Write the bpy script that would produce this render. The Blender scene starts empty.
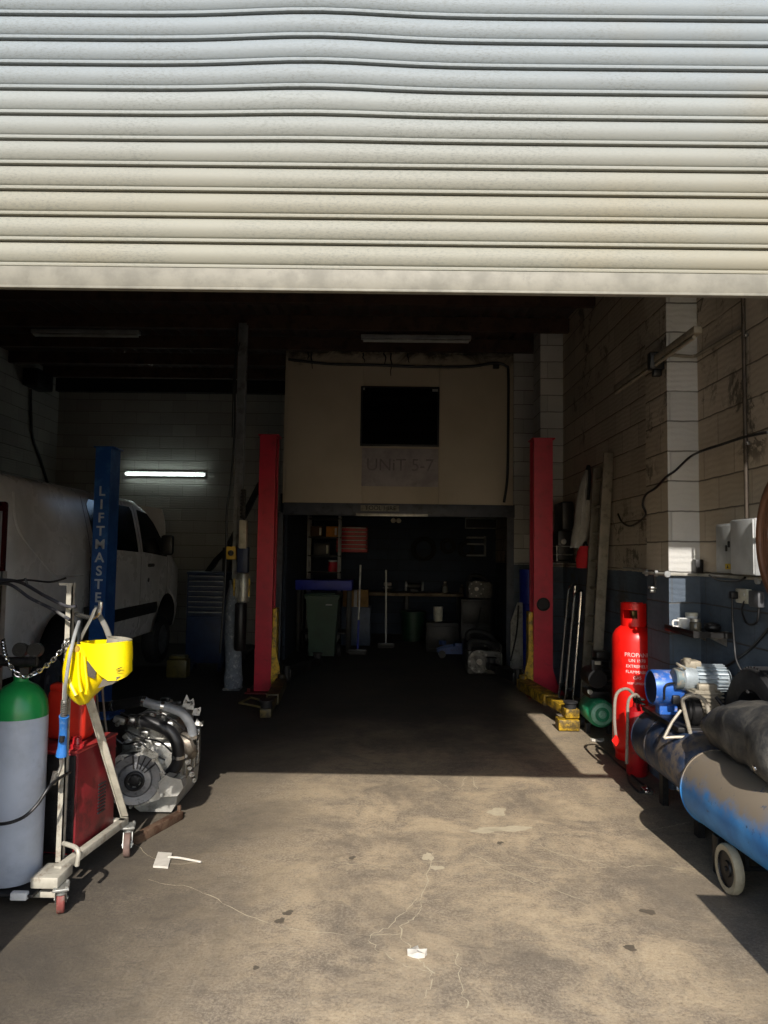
import bpy, bmesh, math, random
from mathutils import Vector, Matrix, Euler
random.seed(7)
PI = math.pi
S = bpy.context.scene
C = S.collection
def V(*a): return Vector(a)
def RX(a): return Matrix.Rotation(a, 4, 'X')
def RY(a): return Matrix.Rotation(a, 4, 'Y')
def RZ(a): return Matrix.Rotation(a, 4, 'Z')
def TR(x, y, z): return Matrix.Translation((x, y, z))
# ------------------------------------------------------------------ camera
F = 710.0; EYE = 1.665
CAMR = RZ(4.6 / F) @ RX(PI / 2 + 43.0 / F) @ RZ(0.014)
cam = bpy.data.cameras.new('camera'); camo = bpy.data.objects.new('camera', cam); C.objects.link(camo)
camo.matrix_world = TR(0, 0, EYE) @ CAMR
cam.sensor_fit = 'VERTICAL'; cam.sensor_height = 24; cam.lens = 24 * F / 1024; cam.clip_start = .05; cam.clip_end = 300
S.camera = camo
def ray(px, py):
    return (CAMR.to_3x3() @ V((px - 384) / F, -(py - 512) / F, -1))
def at(px, py, y):            # the point seen at a pixel, at distance y into the workshop
    d = ray(px, py); return V(0, 0, EYE) + d * (y / d.y)
def atx(px, py, x):           # ... on a wall plane
    d = ray(px, py); return V(0, 0, EYE) + d * (x / d.x)
def fl(px, py, z=0.0):        # ... on the floor
    d = ray(px, py); return V(0, 0, EYE) + d * ((z - EYE) / d.z)
# ------------------------------------------------------------------ materials
def h(s):
    s = s.lstrip('#'); o = []
    for i in (0, 2, 4):
        v = int(s[i:i + 2], 16) / 255
        o.append(v / 12.92 if v <= .04045 else ((v + .055) / 1.055) ** 2.4)
    return (*o, 1)
class N:
    def __init__(s, name):
        s.m = bpy.data.materials.new(name); s.m.use_nodes = True; s.t = s.m.node_tree
        s.b = s.t.nodes['Principled BSDF']
    def n(s, typ, **k):
        x = s.t.nodes.new(typ)
        for a, v in k.items(): setattr(x, a, v)
        return x
    def set(s, node, key, v):
        if hasattr(v, 'is_linked') or isinstance(v, bpy.types.NodeSocket): s.t.links.new(v, node.inputs[key])
        else: node.inputs[key].default_value = v
    def pos(s):
        if not hasattr(s, '_p'): s._p = s.n('ShaderNodeNewGeometry')
        return s._p.outputs['Position']
    def obj(s): return s.n('ShaderNodeTexCoord').outputs['Object']
    def noise(s, vec, scale, detail=4, rough=.55, dist=0):
        x = s.n('ShaderNodeTexNoise'); s.set(x, 'Vector', vec); x.inputs['Scale'].default_value = scale
        x.inputs['Detail'].default_value = detail; x.inputs['Roughness'].default_value = rough; x.inputs['Distortion'].default_value = dist
        return x.outputs['Fac']
    def ramp(s, f, a, b):
        x = s.n('ShaderNodeMapRange', interpolation_type='SMOOTHSTEP'); s.set(x, 'Value', f)
        x.inputs['From Min'].default_value = a; x.inputs['From Max'].default_value = b
        return x.outputs['Result']
    def math(s, op, a, b=0.0):
        x = s.n('ShaderNodeMath', operation=op); s.set(x, 0, a); s.set(x, 1, b); return x.outputs[0]
    def mix(s, f, a, b):
        x = s.n('ShaderNodeMix', data_type='RGBA'); s.set(x, 0, f); s.set(x, 6, a); s.set(x, 7, b); return x.outputs[2]
    def bump(s, hgt, st=.3, d=.01, nrm=None):
        x = s.n('ShaderNodeBump'); s.set(x, 'Height', hgt); x.inputs['Strength'].default_value = st; x.inputs['Distance'].default_value = d
        if nrm is not None: s.set(x, 'Normal', nrm)
        return x.outputs['Normal']
    def sep(s, vec):
        x = s.n('ShaderNodeSeparateXYZ'); s.set(x, 0, vec); return x.outputs
    def fin(s, col=None, rough=None, metal=None, nrm=None, **k):
        if col is not None: s.set(s.b, 'Base Color', col)
        if rough is not None: s.set(s.b, 'Roughness', rough)
        if metal is not None: s.set(s.b, 'Metallic', metal)
        if nrm is not None: s.set(s.b, 'Normal', nrm)
        for a, v in k.items(): s.set(s.b, a, v)
        return s.m
MT = {}
def pm(name, col, rough=.5, metal=0.0, dirt=None, amt=.5, sc=6, bump=.15, bsc=60, bd=.002, spec=.5):
    """painted / metal / plastic surface with worn or dirty patches of its own"""
    if name in MT: return MT[name]
    n = N(name); p = n.obj(); c = h(col)
    f = n.noise(p, sc, 5, .62)
    c2 = tuple(v * .72 for v in c[:3]) + (1,)
    colr = n.mix(n.ramp(f, .35, .7), c, c2)
    if dirt:
        colr = n.mix(n.math('MULTIPLY', n.ramp(n.noise(p, sc * 1.7, 6, .7), .62 - .3 * amt, .78 - .25 * amt), min(1, .5 + amt * .5)), colr, h(dirt))
    r = n.math('ADD', n.math('MULTIPLY', f, .25), rough - .12)
    n.fin(colr, r, metal, n.bump(n.noise(p, bsc, 3), bump, bd))
    n.b.inputs['Specular IOR Level'].default_value = spec
    MT[name] = n.m; return n.m
def emis(name, col, st):
    n = N(name); n.fin(h(col), .5); n.set(n.b, 'Emission Color', h(col)); n.b.inputs['Emission Strength'].default_value = st
    return n.m
def blocks(name, paint, paint2, mortar, dado=None, dz=1.545, bw=.45, rh=.225, peel=.5, mort=.008):
    n = N(name); g = n.n('ShaderNodeNewGeometry'); P = n.sep(g.outputs['Position']); Nn = n.sep(g.outputs['True Normal'])
    isx = n.math('GREATER_THAN', n.math('ABSOLUTE', Nn[0]), .5)
    mx = n.n('ShaderNodeMix', data_type='FLOAT'); n.set(mx, 0, isx); n.set(mx, 2, P[0]); n.set(mx, 3, P[1])
    cb = n.n('ShaderNodeCombineXYZ'); n.set(cb, 0, mx.outputs[0]); n.set(cb, 1, P[2])
    wob = n.noise(g.outputs['Position'], 3, 3)
    uv = n.n('ShaderNodeVectorMath', operation='ADD'); n.set(uv, 0, cb.outputs[0])
    w2 = n.n('ShaderNodeVectorMath', operation='SCALE'); cw = n.n('ShaderNodeCombineXYZ'); n.set(cw, 0, wob); n.set(cw, 1, n.noise(g.outputs['Position'], 9, 2))
    n.set(w2, 0, cw.outputs[0]); w2.inputs['Scale'].default_value = .012; n.set(uv, 1, w2.outputs[0])
    br = n.n('ShaderNodeTexBrick'); n.set(br, 'Vector', uv.outputs[0])
    br.inputs['Scale'].default_value = 1; br.inputs['Mortar Size'].default_value = mort; br.inputs['Mortar Smooth'].default_value = .3
    br.inputs['Brick Width'].default_value = bw; br.inputs['Row Height'].default_value = rh
    br.inputs['Color1'].default_value = (0, 0, 0, 1); br.inputs['Color2'].default_value = (1, 1, 1, 1); br.inputs['Mortar'].default_value = (.5, .5, .5, 1)
    # bed joints open and dark, perpends mostly filled with paint
    fz = n.math('FRACT', n.math('DIVIDE', n.sep(uv.outputs[0])[1], rh))
    bed = n.math('MAXIMUM', n.ramp(fz, .035, .012), n.ramp(fz, .972, .99))
    joint = n.math('MAXIMUM', bed, n.math('MULTIPLY', br.outputs['Fac'], .35))
    joint = n.math('MULTIPLY', joint, n.ramp(n.noise(g.outputs['Position'], 2.3, 3), .2, .42))
    c = n.mix(br.outputs['Color'], h(paint), h(paint2))
    c = n.mix(n.ramp(n.noise(g.outputs['Position'], 1.3, 6, .65), .4, .75), c, h(paint2))
    if dado:
        dl = n.math('ADD', P[2], n.math('MULTIPLY', n.noise(g.outputs['Position'], 6, 3), .03))
        k = n.math('LESS_THAN', dl, dz + .015)
        dcol = n.mix(n.ramp(n.noise(g.outputs['Position'], 2.1, 6, .7), .35, .7), h(dado[0]), h(dado[1]))
        c = n.mix(k, c, dcol)
    pl = n.math('MULTIPLY', n.ramp(n.noise(g.outputs['Position'], 3.5, 7, .75, .4), .66 - .1 * peel, .72 - .1 * peel), n.ramp(n.noise(g.outputs['Position'], .9, 2), .52, .62))
    c = n.mix(n.math('MULTIPLY', pl, .8), c, h('#4a453c'))
    c = n.mix(n.math('MULTIPLY', joint, .8), c, h(mortar))
    grain = n.noise(g.outputs['Position'], 55, 4, .7)
    tool = n.n('ShaderNodeTexWave', bands_direction='Z'); n.set(tool, 'Vector', g.outputs['Position'])
    tool.inputs['Scale'].default_value = 7; tool.inputs['Distortion'].default_value = 5; tool.inputs['Detail'].default_value = 2
    hh = n.math('SUBTRACT', n.math('ADD', n.math('MULTIPLY', grain, .35), n.math('MULTIPLY', tool.outputs['Fac'], .22)), joint)
    return n.fin(c, .85, 0.0, n.bump(hh, .55, .012))
# ------------------------------------------------------------------ geometry
def xf(M, p): return (M @ Vector(p)) if M is not None else Vector(p)
def frame(d):
    d = d.normalized(); u = d.orthogonal().normalized(); return u, d.cross(u)
def smooth_path(pts, k=6, closed=False):
    pts = [Vector(p) for p in pts]
    if len(pts) < 3: return pts
    out = []; n = len(pts); R = range(n if closed else n - 1)
    for i in R:
        if closed: a, b, c, d = pts[(i - 1) % n], pts[i], pts[(i + 1) % n], pts[(i + 2) % n]
        else: a, b, c, d = pts[max(i - 1, 0)], pts[i], pts[i + 1], pts[min(i + 2, n - 1)]
        for j in range(k):
            t = j / k
            out.append(.5 * ((2 * b) + (c - a) * t + (2 * a - 5 * b + 4 * c - d) * t * t + (3 * b - a - 3 * c + d) * t ** 3))
    if not closed: out.append(pts[-1])
    return out
class G:
    def __init__(s, M=None): s.v = []; s.f = []; s.mi = 0; s.M = M
    def add(s, vs, fs, M=None):
        b = len(s.v)
        for p in vs:
            q = xf(M, p)
            s.v.append(xf(s.M, q))
        for f in fs: s.f.append(([b + i for i in f], s.mi))
        return s
    def mat(s, i): s.mi = i; return s
    def bmadd(s, bm, M=None):
        bm.verts.index_update(); s.add([v.co.copy() for v in bm.verts], [[v.index for v in f.verts] for f in bm.faces], M); bm.free(); return s
    def box(s, a, b, bev=0.0, M=None, seg=2):
        bm = bmesh.new(); bmesh.ops.create_cube(bm, size=1)
        a = Vector(a); b = Vector(b); c = (a + b) / 2; d = b - a
        for v in bm.verts: v.co = Vector((v.co.x * d.x, v.co.y * d.y, v.co.z * d.z)) + c
        if bev > 0:
            bev = min(bev, .48 * min(abs(d.x), abs(d.y), abs(d.z)))
            bmesh.ops.bevel(bm, geom=bm.edges[:], offset=bev, segments=seg, profile=.5, affect='EDGES')
        return s.bmadd(bm, M)
    def cbox(s, c, d, bev=0.0, M=None):
        c = Vector(c); d = Vector(d) / 2; return s.box(c - d, c + d, bev, M)
    def cyl(s, p0, p1, r0, r1=None, n=20, M=None, cap=True):
        r1 = r0 if r1 is None else r1
        p0 = Vector(p0); p1 = Vector(p1); u, w = frame(p1 - p0); vs = []
        for p, r in ((p0, r0), (p1, r1)):
            for i in range(n):
                a = 2 * PI * i / n; vs.append(p + u * (r * math.cos(a)) + w * (r * math.sin(a)))
        fs = [[i, (i + 1) % n, n + (i + 1) % n, n + i] for i in range(n)]
        if cap: fs += [list(range(n))[::-1], list(range(n, 2 * n))]
        return s.add(vs, fs, M)
    def tube(s, pts, r, n=8, k=6, closed=False, M=None, flat=1.0):
        P = smooth_path(pts, k, closed) if k > 1 else [Vector(p) for p in pts]
        m = len(P); vs = []; u = None
        for i, p in enumerate(P):
            if closed: t = P[(i + 1) % m] - P[i - 1]
            else: t = P[min(i + 1, m - 1)] - P[max(i - 1, 0)]
            t = t.normalized() if t.length > 1e-9 else Vector((0, 0, 1))
            if u is None: u = t.orthogonal().normalized()
            u = (u - t * u.dot(t)).normalized(); w = t.cross(u)
            rr = r(i / max(1, m - 1)) if callable(r) else r
            for j in range(n):
                a = 2 * PI * j / n; vs.append(p + u * (rr * math.cos(a)) + w * (rr * flat * math.sin(a)))
        fs = []
        for i in range(m if closed else m - 1):
            i2 = (i + 1) % m
            for j in range(n):
                fs.append([i * n + j, i * n + (j + 1) % n, i2 * n + (j + 1) % n, i2 * n + j])
        if not closed: fs += [list(range(n))[::-1], list(range((m - 1) * n, m * n))]
        return s.add(vs, fs, M)
    def lathe(s, prof, M=None, n=32, a0=0, a1=2 * PI):
        full = abs(a1 - a0 - 2 * PI) < 1e-6; m = n if full else n + 1; vs = []; rows = []
        for r, z in prof:
            if r < 1e-6: rows.append([len(vs)] * m); vs.append((0, 0, z)); continue
            row = []
            for i in range(m):
                a = a0 + (a1 - a0) * i / n; row.append(len(vs)); vs.append((r * math.cos(a), r * math.sin(a), z))
            rows.append(row)
        fs = []
        for A, B in zip(rows, rows[1:]):
            for i in range(n):
                j = (i + 1) % m; q = [A[i], A[j], B[j], B[i]]; o = []
                for x in q:
                    if x not in o: o.append(x)
                if len(o) > 2: fs.append(o)
        return s.add(vs, fs, M)
    def prism(s, poly, z0, z1, M=None):
        n = len(poly); vs = [(x, y, z0) for x, y in poly] + [(x, y, z1) for x, y in poly]
        fs = [list(range(n))[::-1], list(range(n, 2 * n))] + [[i, (i + 1) % n, n + (i + 1) % n, n + i] for i in range(n)]
        return s.add(vs, fs, M)
    def torus(s, R, r, M=None, n=32, m=10):
        return s.tube([(R * math.cos(2 * PI * i / n), R * math.sin(2 * PI * i / n), 0) for i in range(n)], r, m, 1, True, M)
    def ball(s, c, r, M=None, n=16):
        rx, ry, rz = r if hasattr(r, '__len__') else (r, r, r)
        prof = [(math.sin(PI * i / 10), -math.cos(PI * i / 10)) for i in range(11)]; prof[0] = (0, -1); prof[-1] = (0, 1)
        K = TR(*c) @ Matrix.Diagonal((rx, ry, rz, 1)); return s.lathe(prof, (M @ K) if M is not None else K, n)
    def loft(s, rings, cap=True, M=None, closed=True):
        n = len(rings[0]); vs = [p for r in rings for p in r]; fs = []
        for i in range(len(rings) - 1):
            for j in range(n if closed else n - 1):
                fs.append([i * n + j, i * n + (j + 1) % n, (i + 1) * n + (j + 1) % n, (i + 1) * n + j])
        if cap: fs += [list(range(n))[::-1], [(len(rings) - 1) * n + j for j in range(n)]]
        return s.add(vs, fs, M)
    def text(s, txt, size, M, depth=.001, align='CENTER', bold=0.0, warp=None):
        cu = bpy.data.curves.new('lettering', 'FONT'); cu.body = txt; cu.size = size; cu.extrude = depth; cu.offset = bold; cu.align_x = align; cu.align_y = 'CENTER'
        o = bpy.data.objects.new('lettering', cu); C.objects.link(o); dg = bpy.context.evaluated_depsgraph_get()
        me = bpy.data.meshes.new_from_object(o.evaluated_get(dg)); vs = [v.co.copy() for v in me.vertices]; fs = [list(p.vertices) for p in me.polygons]
        C.objects.unlink(o); bpy.data.objects.remove(o); bpy.data.curves.remove(cu); bpy.data.meshes.remove(me)
        if warp: vs = [warp(v) for v in vs]
        return s.add(vs, fs, M)
    def build(s, name, mats, parent=None, sharp=.62, base=None):
        if not isinstance(mats, (list, tuple)): mats = [mats]
        bm = bmesh.new()
        if parent is not None:
            W = WM[parent.name]; inv = W.inverted()
        else:
            xs = [p.x for p in s.v]; ys = [p.y for p in s.v]; zs = [p.z for p in s.v]
            o3 = base or ((min(xs) + max(xs)) / 2, (min(ys) + max(ys)) / 2, min(zs)); W = TR(*o3); inv = W.inverted()
        vv = [bm.verts.new(inv @ p) for p in s.v]
        for f, mi in s.f:
            try: q = bm.faces.new([vv[i] for i in f]); q.material_index = mi; q.smooth = True
            except ValueError: pass
        bmesh.ops.recalc_face_normals(bm, faces=bm.faces[:])
        for e in bm.edges:
            if len(e.link_faces) == 2 and e.calc_face_angle(0) > sharp: e.smooth = False
        me = bpy.data.meshes.new(name); bm.to_mesh(me); bm.free()
        for m in mats: me.materials.append(m)
        o = bpy.data.objects.new(name, me); C.objects.link(o)
        if parent is not None: o.parent = parent
        else: o.matrix_world = W
        WM[o.name] = W if parent is not None else W.copy()
        return o
WM = {}
def tag(o, label=None, cat=None, group=None, kind=None):
    if label: o['label'] = label
    if cat: o['category'] = cat
    if group: o['group'] = group
    if kind: o['kind'] = kind
    return o
def thing(name, label, cat, loc=(0, 0, 0), rz=0, group=None):
    o = bpy.data.objects.new(name, None); C.objects.link(o); o.empty_display_size = .1
    W = TR(*loc) @ RZ(rz); o.matrix_world = W; WM[o.name] = W
    return tag(o, label, cat, group)
def one(g, name, mats, label, cat, group=None): return tag(g.build(name, mats), label, cat, group)
def struct(g, name, mats): return tag(g.build(name, mats, base=(0, 0, 0)), kind='structure')
def dup(root, loc, rz, label):
    r = root.copy(); C.objects.link(r); W = TR(*loc) @ RZ(rz); r.matrix_world = W; WM[r.name] = W; r['label'] = label
    for ch in [o for o in bpy.data.objects if o.parent == root]:
        c = ch.copy(); C.objects.link(c); c.parent = r; WM[c.name] = W
        for gr in [o for o in bpy.data.objects if o.parent == ch]:
            d = gr.copy(); C.objects.link(d); d.parent = c
    return r
# common finishes
STEEL = pm('bare_steel', '#8d8a84', .42, .8, '#6b4a33', .35, 9)
GALV = pm('galvanised_steel', '#b4b4ae', .45, .75, '#7d7a70', .3, 14)
RUST = pm('rusty_steel', '#6d5746', .7, .4, '#4a2c1c', .6, 10)
BLACK = pm('black_rubber', '#17171a', .7, 0, '#3a3731', .3, 12)
BPLAST = pm('black_plastic', '#141416', .45, 0, '#35322d', .25, 10)
DARK = pm('greasy_dark_metal', '#2b2a2a', .5, .5, '#151312', .5, 8)
RED = pm('red_lift_paint', '#b80f30', .42, 0, '#5e0a18', .25, 5, .08)
YEL = pm('yellow_lift_paint', '#c9a21c', .5, 0, '#3a2f16', .6, 9)
BLUE = pm('blue_lift_paint', '#1c4f96', .42, 0, '#3f6fae', .45, 4)
WHITE = pm('white_paint', '#d8d8d6', .4, 0, '#a8a49a', .2, 6)
GREY = pm('grey_enamel', '#9a9c9c', .5, 0, '#77756e', .3, 6)
CHROME = pm('chrome_tube', '#c9c9c7', .22, .95, '#6a655c', .25, 16)
ALU = pm('cast_aluminium', '#b9b8b3', .42, .85, '#4b4740', .5, 14, .4, 40, .004)
WOOD = pm('weathered_timber', '#7a6a55', .8, 0, '#40362a', .5, 5, .3, 40)
CREAMP = pm('cream_plastic', '#c9c5b4', .5, 0, '#8d8673', .3, 10)
SKY, SUN, EXPO = 0.20, 4.6, 0.40
# ================================================================== THE SETTING
XR, XL = 2.30, -6.2           # side walls
YF, YB = 2.1, 13.1            # front wall, back wall of the left bay
def roofz(y): return 4.52 + .058 * (y - 7.7)
# ---- floor
n = N('oil_stained_concrete'); p = n.pos(); P = n.sep(p)
big = n.noise(p, .6, 6, .62, .3); mid = n.noise(p, 2.6, 8, .75, .6); gr = n.noise(p, 17, 8, .8, .4); fine = n.noise(p, 75, 5, .8)
st = n.n('ShaderNodeVectorMath', operation='MULTIPLY'); n.set(st, 0, p); st.inputs[1].default_value = (1.0, 5.0, 1)
scuff = n.noise(st.outputs[0], 5, 7, .8, 1.2)
c = n.mix(n.ramp(mid, .36, .66), h('#766a5b'), h('#ae9b7e'))
c = n.mix(n.math('MULTIPLY', n.ramp(gr, .42, .66), .35), c, h('#b0a28a'))
c = n.mix(n.math('MULTIPLY', n.ramp(gr, .48, .30), .4), c, h('#5a5248'))
c = n.mix(n.math('MULTIPLY', n.ramp(scuff, .52, .66), .35), c, h('#5d544a'))
c = n.mix(n.math('MULTIPLY', n.ramp(fine, .47, .60), .35), c, h('#c0b196'))
c = n.mix(n.math('MULTIPLY', n.ramp(fine, .46, .34), .45), c, h('#4a4239'))
c = n.mix(n.math('MULTIPLY', n.ramp(n.noise(p, .9, 7, .7, .5), .44, .66), .62), c, h('#5f574d'))
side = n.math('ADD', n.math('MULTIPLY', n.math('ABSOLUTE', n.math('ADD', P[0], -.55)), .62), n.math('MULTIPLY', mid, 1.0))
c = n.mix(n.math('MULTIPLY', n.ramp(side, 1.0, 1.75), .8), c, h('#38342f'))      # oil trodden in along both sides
grease_shade = n.math('ADD', n.math('ADD', P[1], n.math('MULTIPLY', big, 3.0)), n.math('MULTIPLY', n.ramp(P[0], 1.1, 1.9), -4))    # grease round the lift plus indoor shade painted in, sparing the sunlit strip
c = n.mix(n.math('MULTIPLY', n.ramp(grease_shade, 6.3, 9.3), .88), c, h('#1f1d1c'))
hh = n.math('ADD', n.math('MULTIPLY', fine, .6), n.math('MULTIPLY', gr, .8))
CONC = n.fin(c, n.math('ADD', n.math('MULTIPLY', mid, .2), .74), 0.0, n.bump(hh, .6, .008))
n = N('pale_crack_filler'); n.fin(n.mix(n.noise(n.pos(), 30, 4), h('#9c907a'), h('#bfb398')), .9); FILL = n.m
n = N('old_oil_spot'); n.fin(n.mix(n.noise(n.pos(), 40, 4), h('#4d463c'), h('#6a6052')), .6); OILS = n.m
g = G()
g.add([(-14, -14, 0), (10, -14, 0), (10, 16.2, 0), (-14, 16.2, 0)], [[0, 1, 2, 3]])
g.mat(1)
def crack(pp, w):
    q = smooth_path([fl(*a) for a in pp], 8)
    vs = []; 
    for i, a in enumerate(q):
        t = (q[min(i + 1, len(q) - 1)] - q[max(i - 1, 0)]).normalized(); s_ = V(-t.y, t.x, 0)
        ww = .55 * w * (.2 + 1.1 * random.random()); j = V(random.uniform(-1, 1), random.uniform(-1, 1), 0) * .012
        vs += [a + j + s_ * ww + V(0, 0, .0012), a + j - s_ * ww + V(0, 0, .0012)]
    g.add(vs, [[2 * i, 2 * i + 1, 2 * i + 3, 2 * i + 2] for i in range(len(q) - 1)])
crack([(150, 880), (205, 893), (262, 922), (330, 934), (400, 935)], .0045)
crack([(434, 850), (424, 893), (417, 915), (400, 930), (416, 958), (437, 975)], .005)
crack([(470, 853), (520, 877), (580, 899)], .005)
crack([(478, 832), (520, 838), (558, 853), (606, 865)], .007)
crack([(130, 842), (165, 862), (205, 862)], .004)
crack([(455, 948), (462, 985), (470, 1010)], .005)
crack([(640, 830), (665, 828), (690, 822)], .005)
crack([(590, 868), (650, 866), (700, 872)], .004)
crack([(416, 900), (390, 925), (370, 940), (398, 962), (430, 975), (425, 1000)], .004)
crack([(405, 783), (430, 778), (455, 790), (470, 775), (478, 792)], .005)
crack([(330, 862), (380, 866), (430, 862), (480, 864), (560, 868)], .004)
def blot(ctr, rx, ry, k, seed):
    rnd = random.Random(seed); o = fl(*ctr); vs = [o + V(0, 0, .0014)]; m_ = k * 4; ph = [rnd.uniform(0, 6.3) for _ in range(4)]
    for i in range(m_):
        a = 2 * PI * i / m_; q = 1 + .25 * math.sin(2 * a + ph[0]) + .16 * math.sin(3 * a + ph[1]) + .1 * math.sin(7 * a + ph[2])
        vs.append(o + V(rx * q * math.cos(a), ry * q * math.sin(a), .0014))
    g.add(vs, [[0, 1 + i, 1 + (i + 1) % m_] for i in range(m_)])
for k_, (ct, rx, ry) in enumerate((((497, 812), .07, .06), ((507, 829), .13, .05), ((485, 831), .10, .03), ((428, 857), .025, .06), ((437, 868), .03, .03))): blot(ct, rx, ry, 9, k_)
g.mat(2)
for k_, (ct, rx, ry) in enumerate((((288, 913), .025, .022), ((280, 921), .018, .03), ((500, 843), .02, .02), ((352, 858), .02, .02), ((630, 948), .03, .02), ((648, 912), .03, .03), ((256, 968), .015, .012))): blot(ct, rx, ry, 6, k_ + 20)
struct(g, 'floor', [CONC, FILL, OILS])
# ---- block walls
WALLR = blocks('cream_painted_block', '#bdb1a0', '#a79b8a', '#3a332b', ('#566270', '#434d59'), peel=1.5)
PIER = blocks('pale_paint_and_sky_light_block', '#c2c1be', '#a9a8a4', '#4a4741', ('#566270', '#48525e'), bw=.6, peel=.2)
WALLL = blocks('whitewashed_block', '#a3a09b', '#918e89', '#55524c', None, peel=.3)
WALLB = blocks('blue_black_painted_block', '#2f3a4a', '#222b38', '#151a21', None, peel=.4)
g = G(); g.box((XR, YF, 0), (XR + .25, 16, 5.4)); struct(g, 'wall_right', WALLR)
g = G(); g.box((2.07, 5.26, 0), (XR + .01, 5.70, 5.2)).mat(1)
o = struct(g, 'pillar_right', [PIER, WALLR])
for q in o.data.polygons: q.material_index = 0 if abs(q.normal.y) > .5 else 1  # front face paler than the sides: frontal sky light put into its colour
g = G(); g.box((2.0, 9.35, 0), (XR + .01, 9.80, 5.2)); struct(g, 'pillar_back', PIER)
g = G(); g.box((1.94, 11.0, 0), (XR + .01, 11.25, 5.2)); struct(g, 'wall_return', PIER)
g = G(); g.box((XL - .25, YF, 0), (XL, YB + .2, 5.4)); struct(g, 'wall_left', WALLL)
g = G(); g.box((XL - .2, YB, 0), (-1.66, YB + .2, 5.4)); struct(g, 'wall_back', WALLL)
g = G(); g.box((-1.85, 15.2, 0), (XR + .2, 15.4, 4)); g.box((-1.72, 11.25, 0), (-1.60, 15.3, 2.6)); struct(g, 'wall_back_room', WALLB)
g = G(); g.box((-1.72, 11.25, 2.52), (XR + .05, 15.4, 2.62)); struct(g, 'ceiling_back_room', pm('dark_joists', '#231e1a', .9, 0))
# front wall: a solid bay on the left, an unseen low block and opening on the right, shaped for the floor's shadow and sun strip, a lintel over everything
g = G(); g.box((XL - .2, YF - .12, 0), (-1.58, YF + .12, 4.5)); g.box((1.56, YF - .12, 0), (XR + .05, YF + .12, 1.03))
g.box((-1.7, YF - .12, 4.10), (XR + .1, YF + .12, 4.6)); g.box((XR, YF - .12, 0), (9, YF + .12, 4.6)); struct(g, 'wall_front', WALLL)
# ---- roof: sheets on timber purlins
TIMB = pm('old_roof_timber', '#4a352a', .85, 0, '#2a1d17', .5, 3, .3, 30)
SHEET = pm('stained_roof_sheet', '#514640', .9, 0, '#5c3424', .45, 1.6, .3, 20)
g = G()
ys = [YF - .2 + i * .075 for i in range(int((16 - YF) / .075) + 2)]
xs = [-6.4 + .09 * i for i in range(int(8.95 / .09) + 1)]
vs = []
for y in (ys[0], ys[-1]):
    for i, x in enumerate(xs): vs.append((x, y, roofz(y) + .17 + .022 * (1 if i % 2 else -1)))
m_ = len(xs); g.add(vs, [[i, i + 1, m_ + i + 1, m_ + i] for i in range(m_ - 1)])
g.mat(1)
y = 3.3
while y < 13.2:
    K = TR(0, y, roofz(y)); g.box((-6.2, -.04, -.03), (2.3, .04, .15), 0, K); y += 1.15
struct(g, 'ceiling', [SHEET, TIMB])
g = G(); g.box((XL, 12.95, 4.62), (-1.7, 13.08, 4.86)); struct(g, 'trim_1', DARK)     # wall plate over the back wall
# ---- mezzanine front in three sheets, lintel below
n = N('cream_board'); p = n.pos(); P = n.sep(p)
st = n.noise(p, 2.2, 6, .7, 1.2)
c = n.mix(n.ramp(n.noise(p, .8, 4), .35, .7), h('#c4b9a6'), h('#b3a894'))
drip = n.math('MULTIPLY', n.ramp(n.math('ADD', P[2], n.math('MULTIPLY', st, 1.1)), 5.22, 5.50), .85)
c = n.mix(drip, c, h('#241a13'))
CREAM = n.fin(c, .6, 0.0, n.bump(n.noise(p, 40, 3), .1, .003))
g = G()
xa = [-1.61, -.422, .776, 1.93]
for i in range(3): g.box((xa[i] + .002, 11.0, 2.46), (xa[i + 1] - .002, 11.06, 4.82), .002)
g.box((-1.66, 11.06, 2.46), (1.95, 11.12, 5.2)); struct(g, 'wall_mezzanine', CREAM)
LINT = pm('grey_blue_steel_beam', '#4c515c', .5, .1, '#2a2c30', .4, 5)
g = G(); g.box((-1.63, 10.96, 2.27), (1.95, 11.12, 2.46), .004); g.box((-1.72, 10.97, 0), (-1.63, 11.12, 2.3)); g.box((1.83, 10.97, 0), (1.94, 11.0, 2.28))
struct(g, 'trim_2', LINT)
g = G(); a = at(361, 386, 10.99); b = at(439, 447, 10.99)
g.box((a.x, 10.975, b.z), (b.x, 10.998, a.z), .004)
wf = struct(g, 'window_1', pm('dark_window_frame', '#24252a', .5))
n = N('dark_glass'); n.fin(h('#08090c'), .08); DGLASS = n.m
g = G(); g.box((a.x + .03, 10.970, b.z + .03), (b.x - .03, 10.976, a.z - .03)); g.build('pane', DGLASS, wf)
g = G()
for q in ((a.x + .05, a.z - .05, .03), (b.x - .07, a.z - .06, .09)): g.box((q[0] - q[2] / 2, 10.964, q[1] - .02), (q[0] + q[2] / 2, 10.971, q[1] + .02), .003)
tag(g.build('fixing_plate', GREY, wf), 'pale fixing plates')
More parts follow.
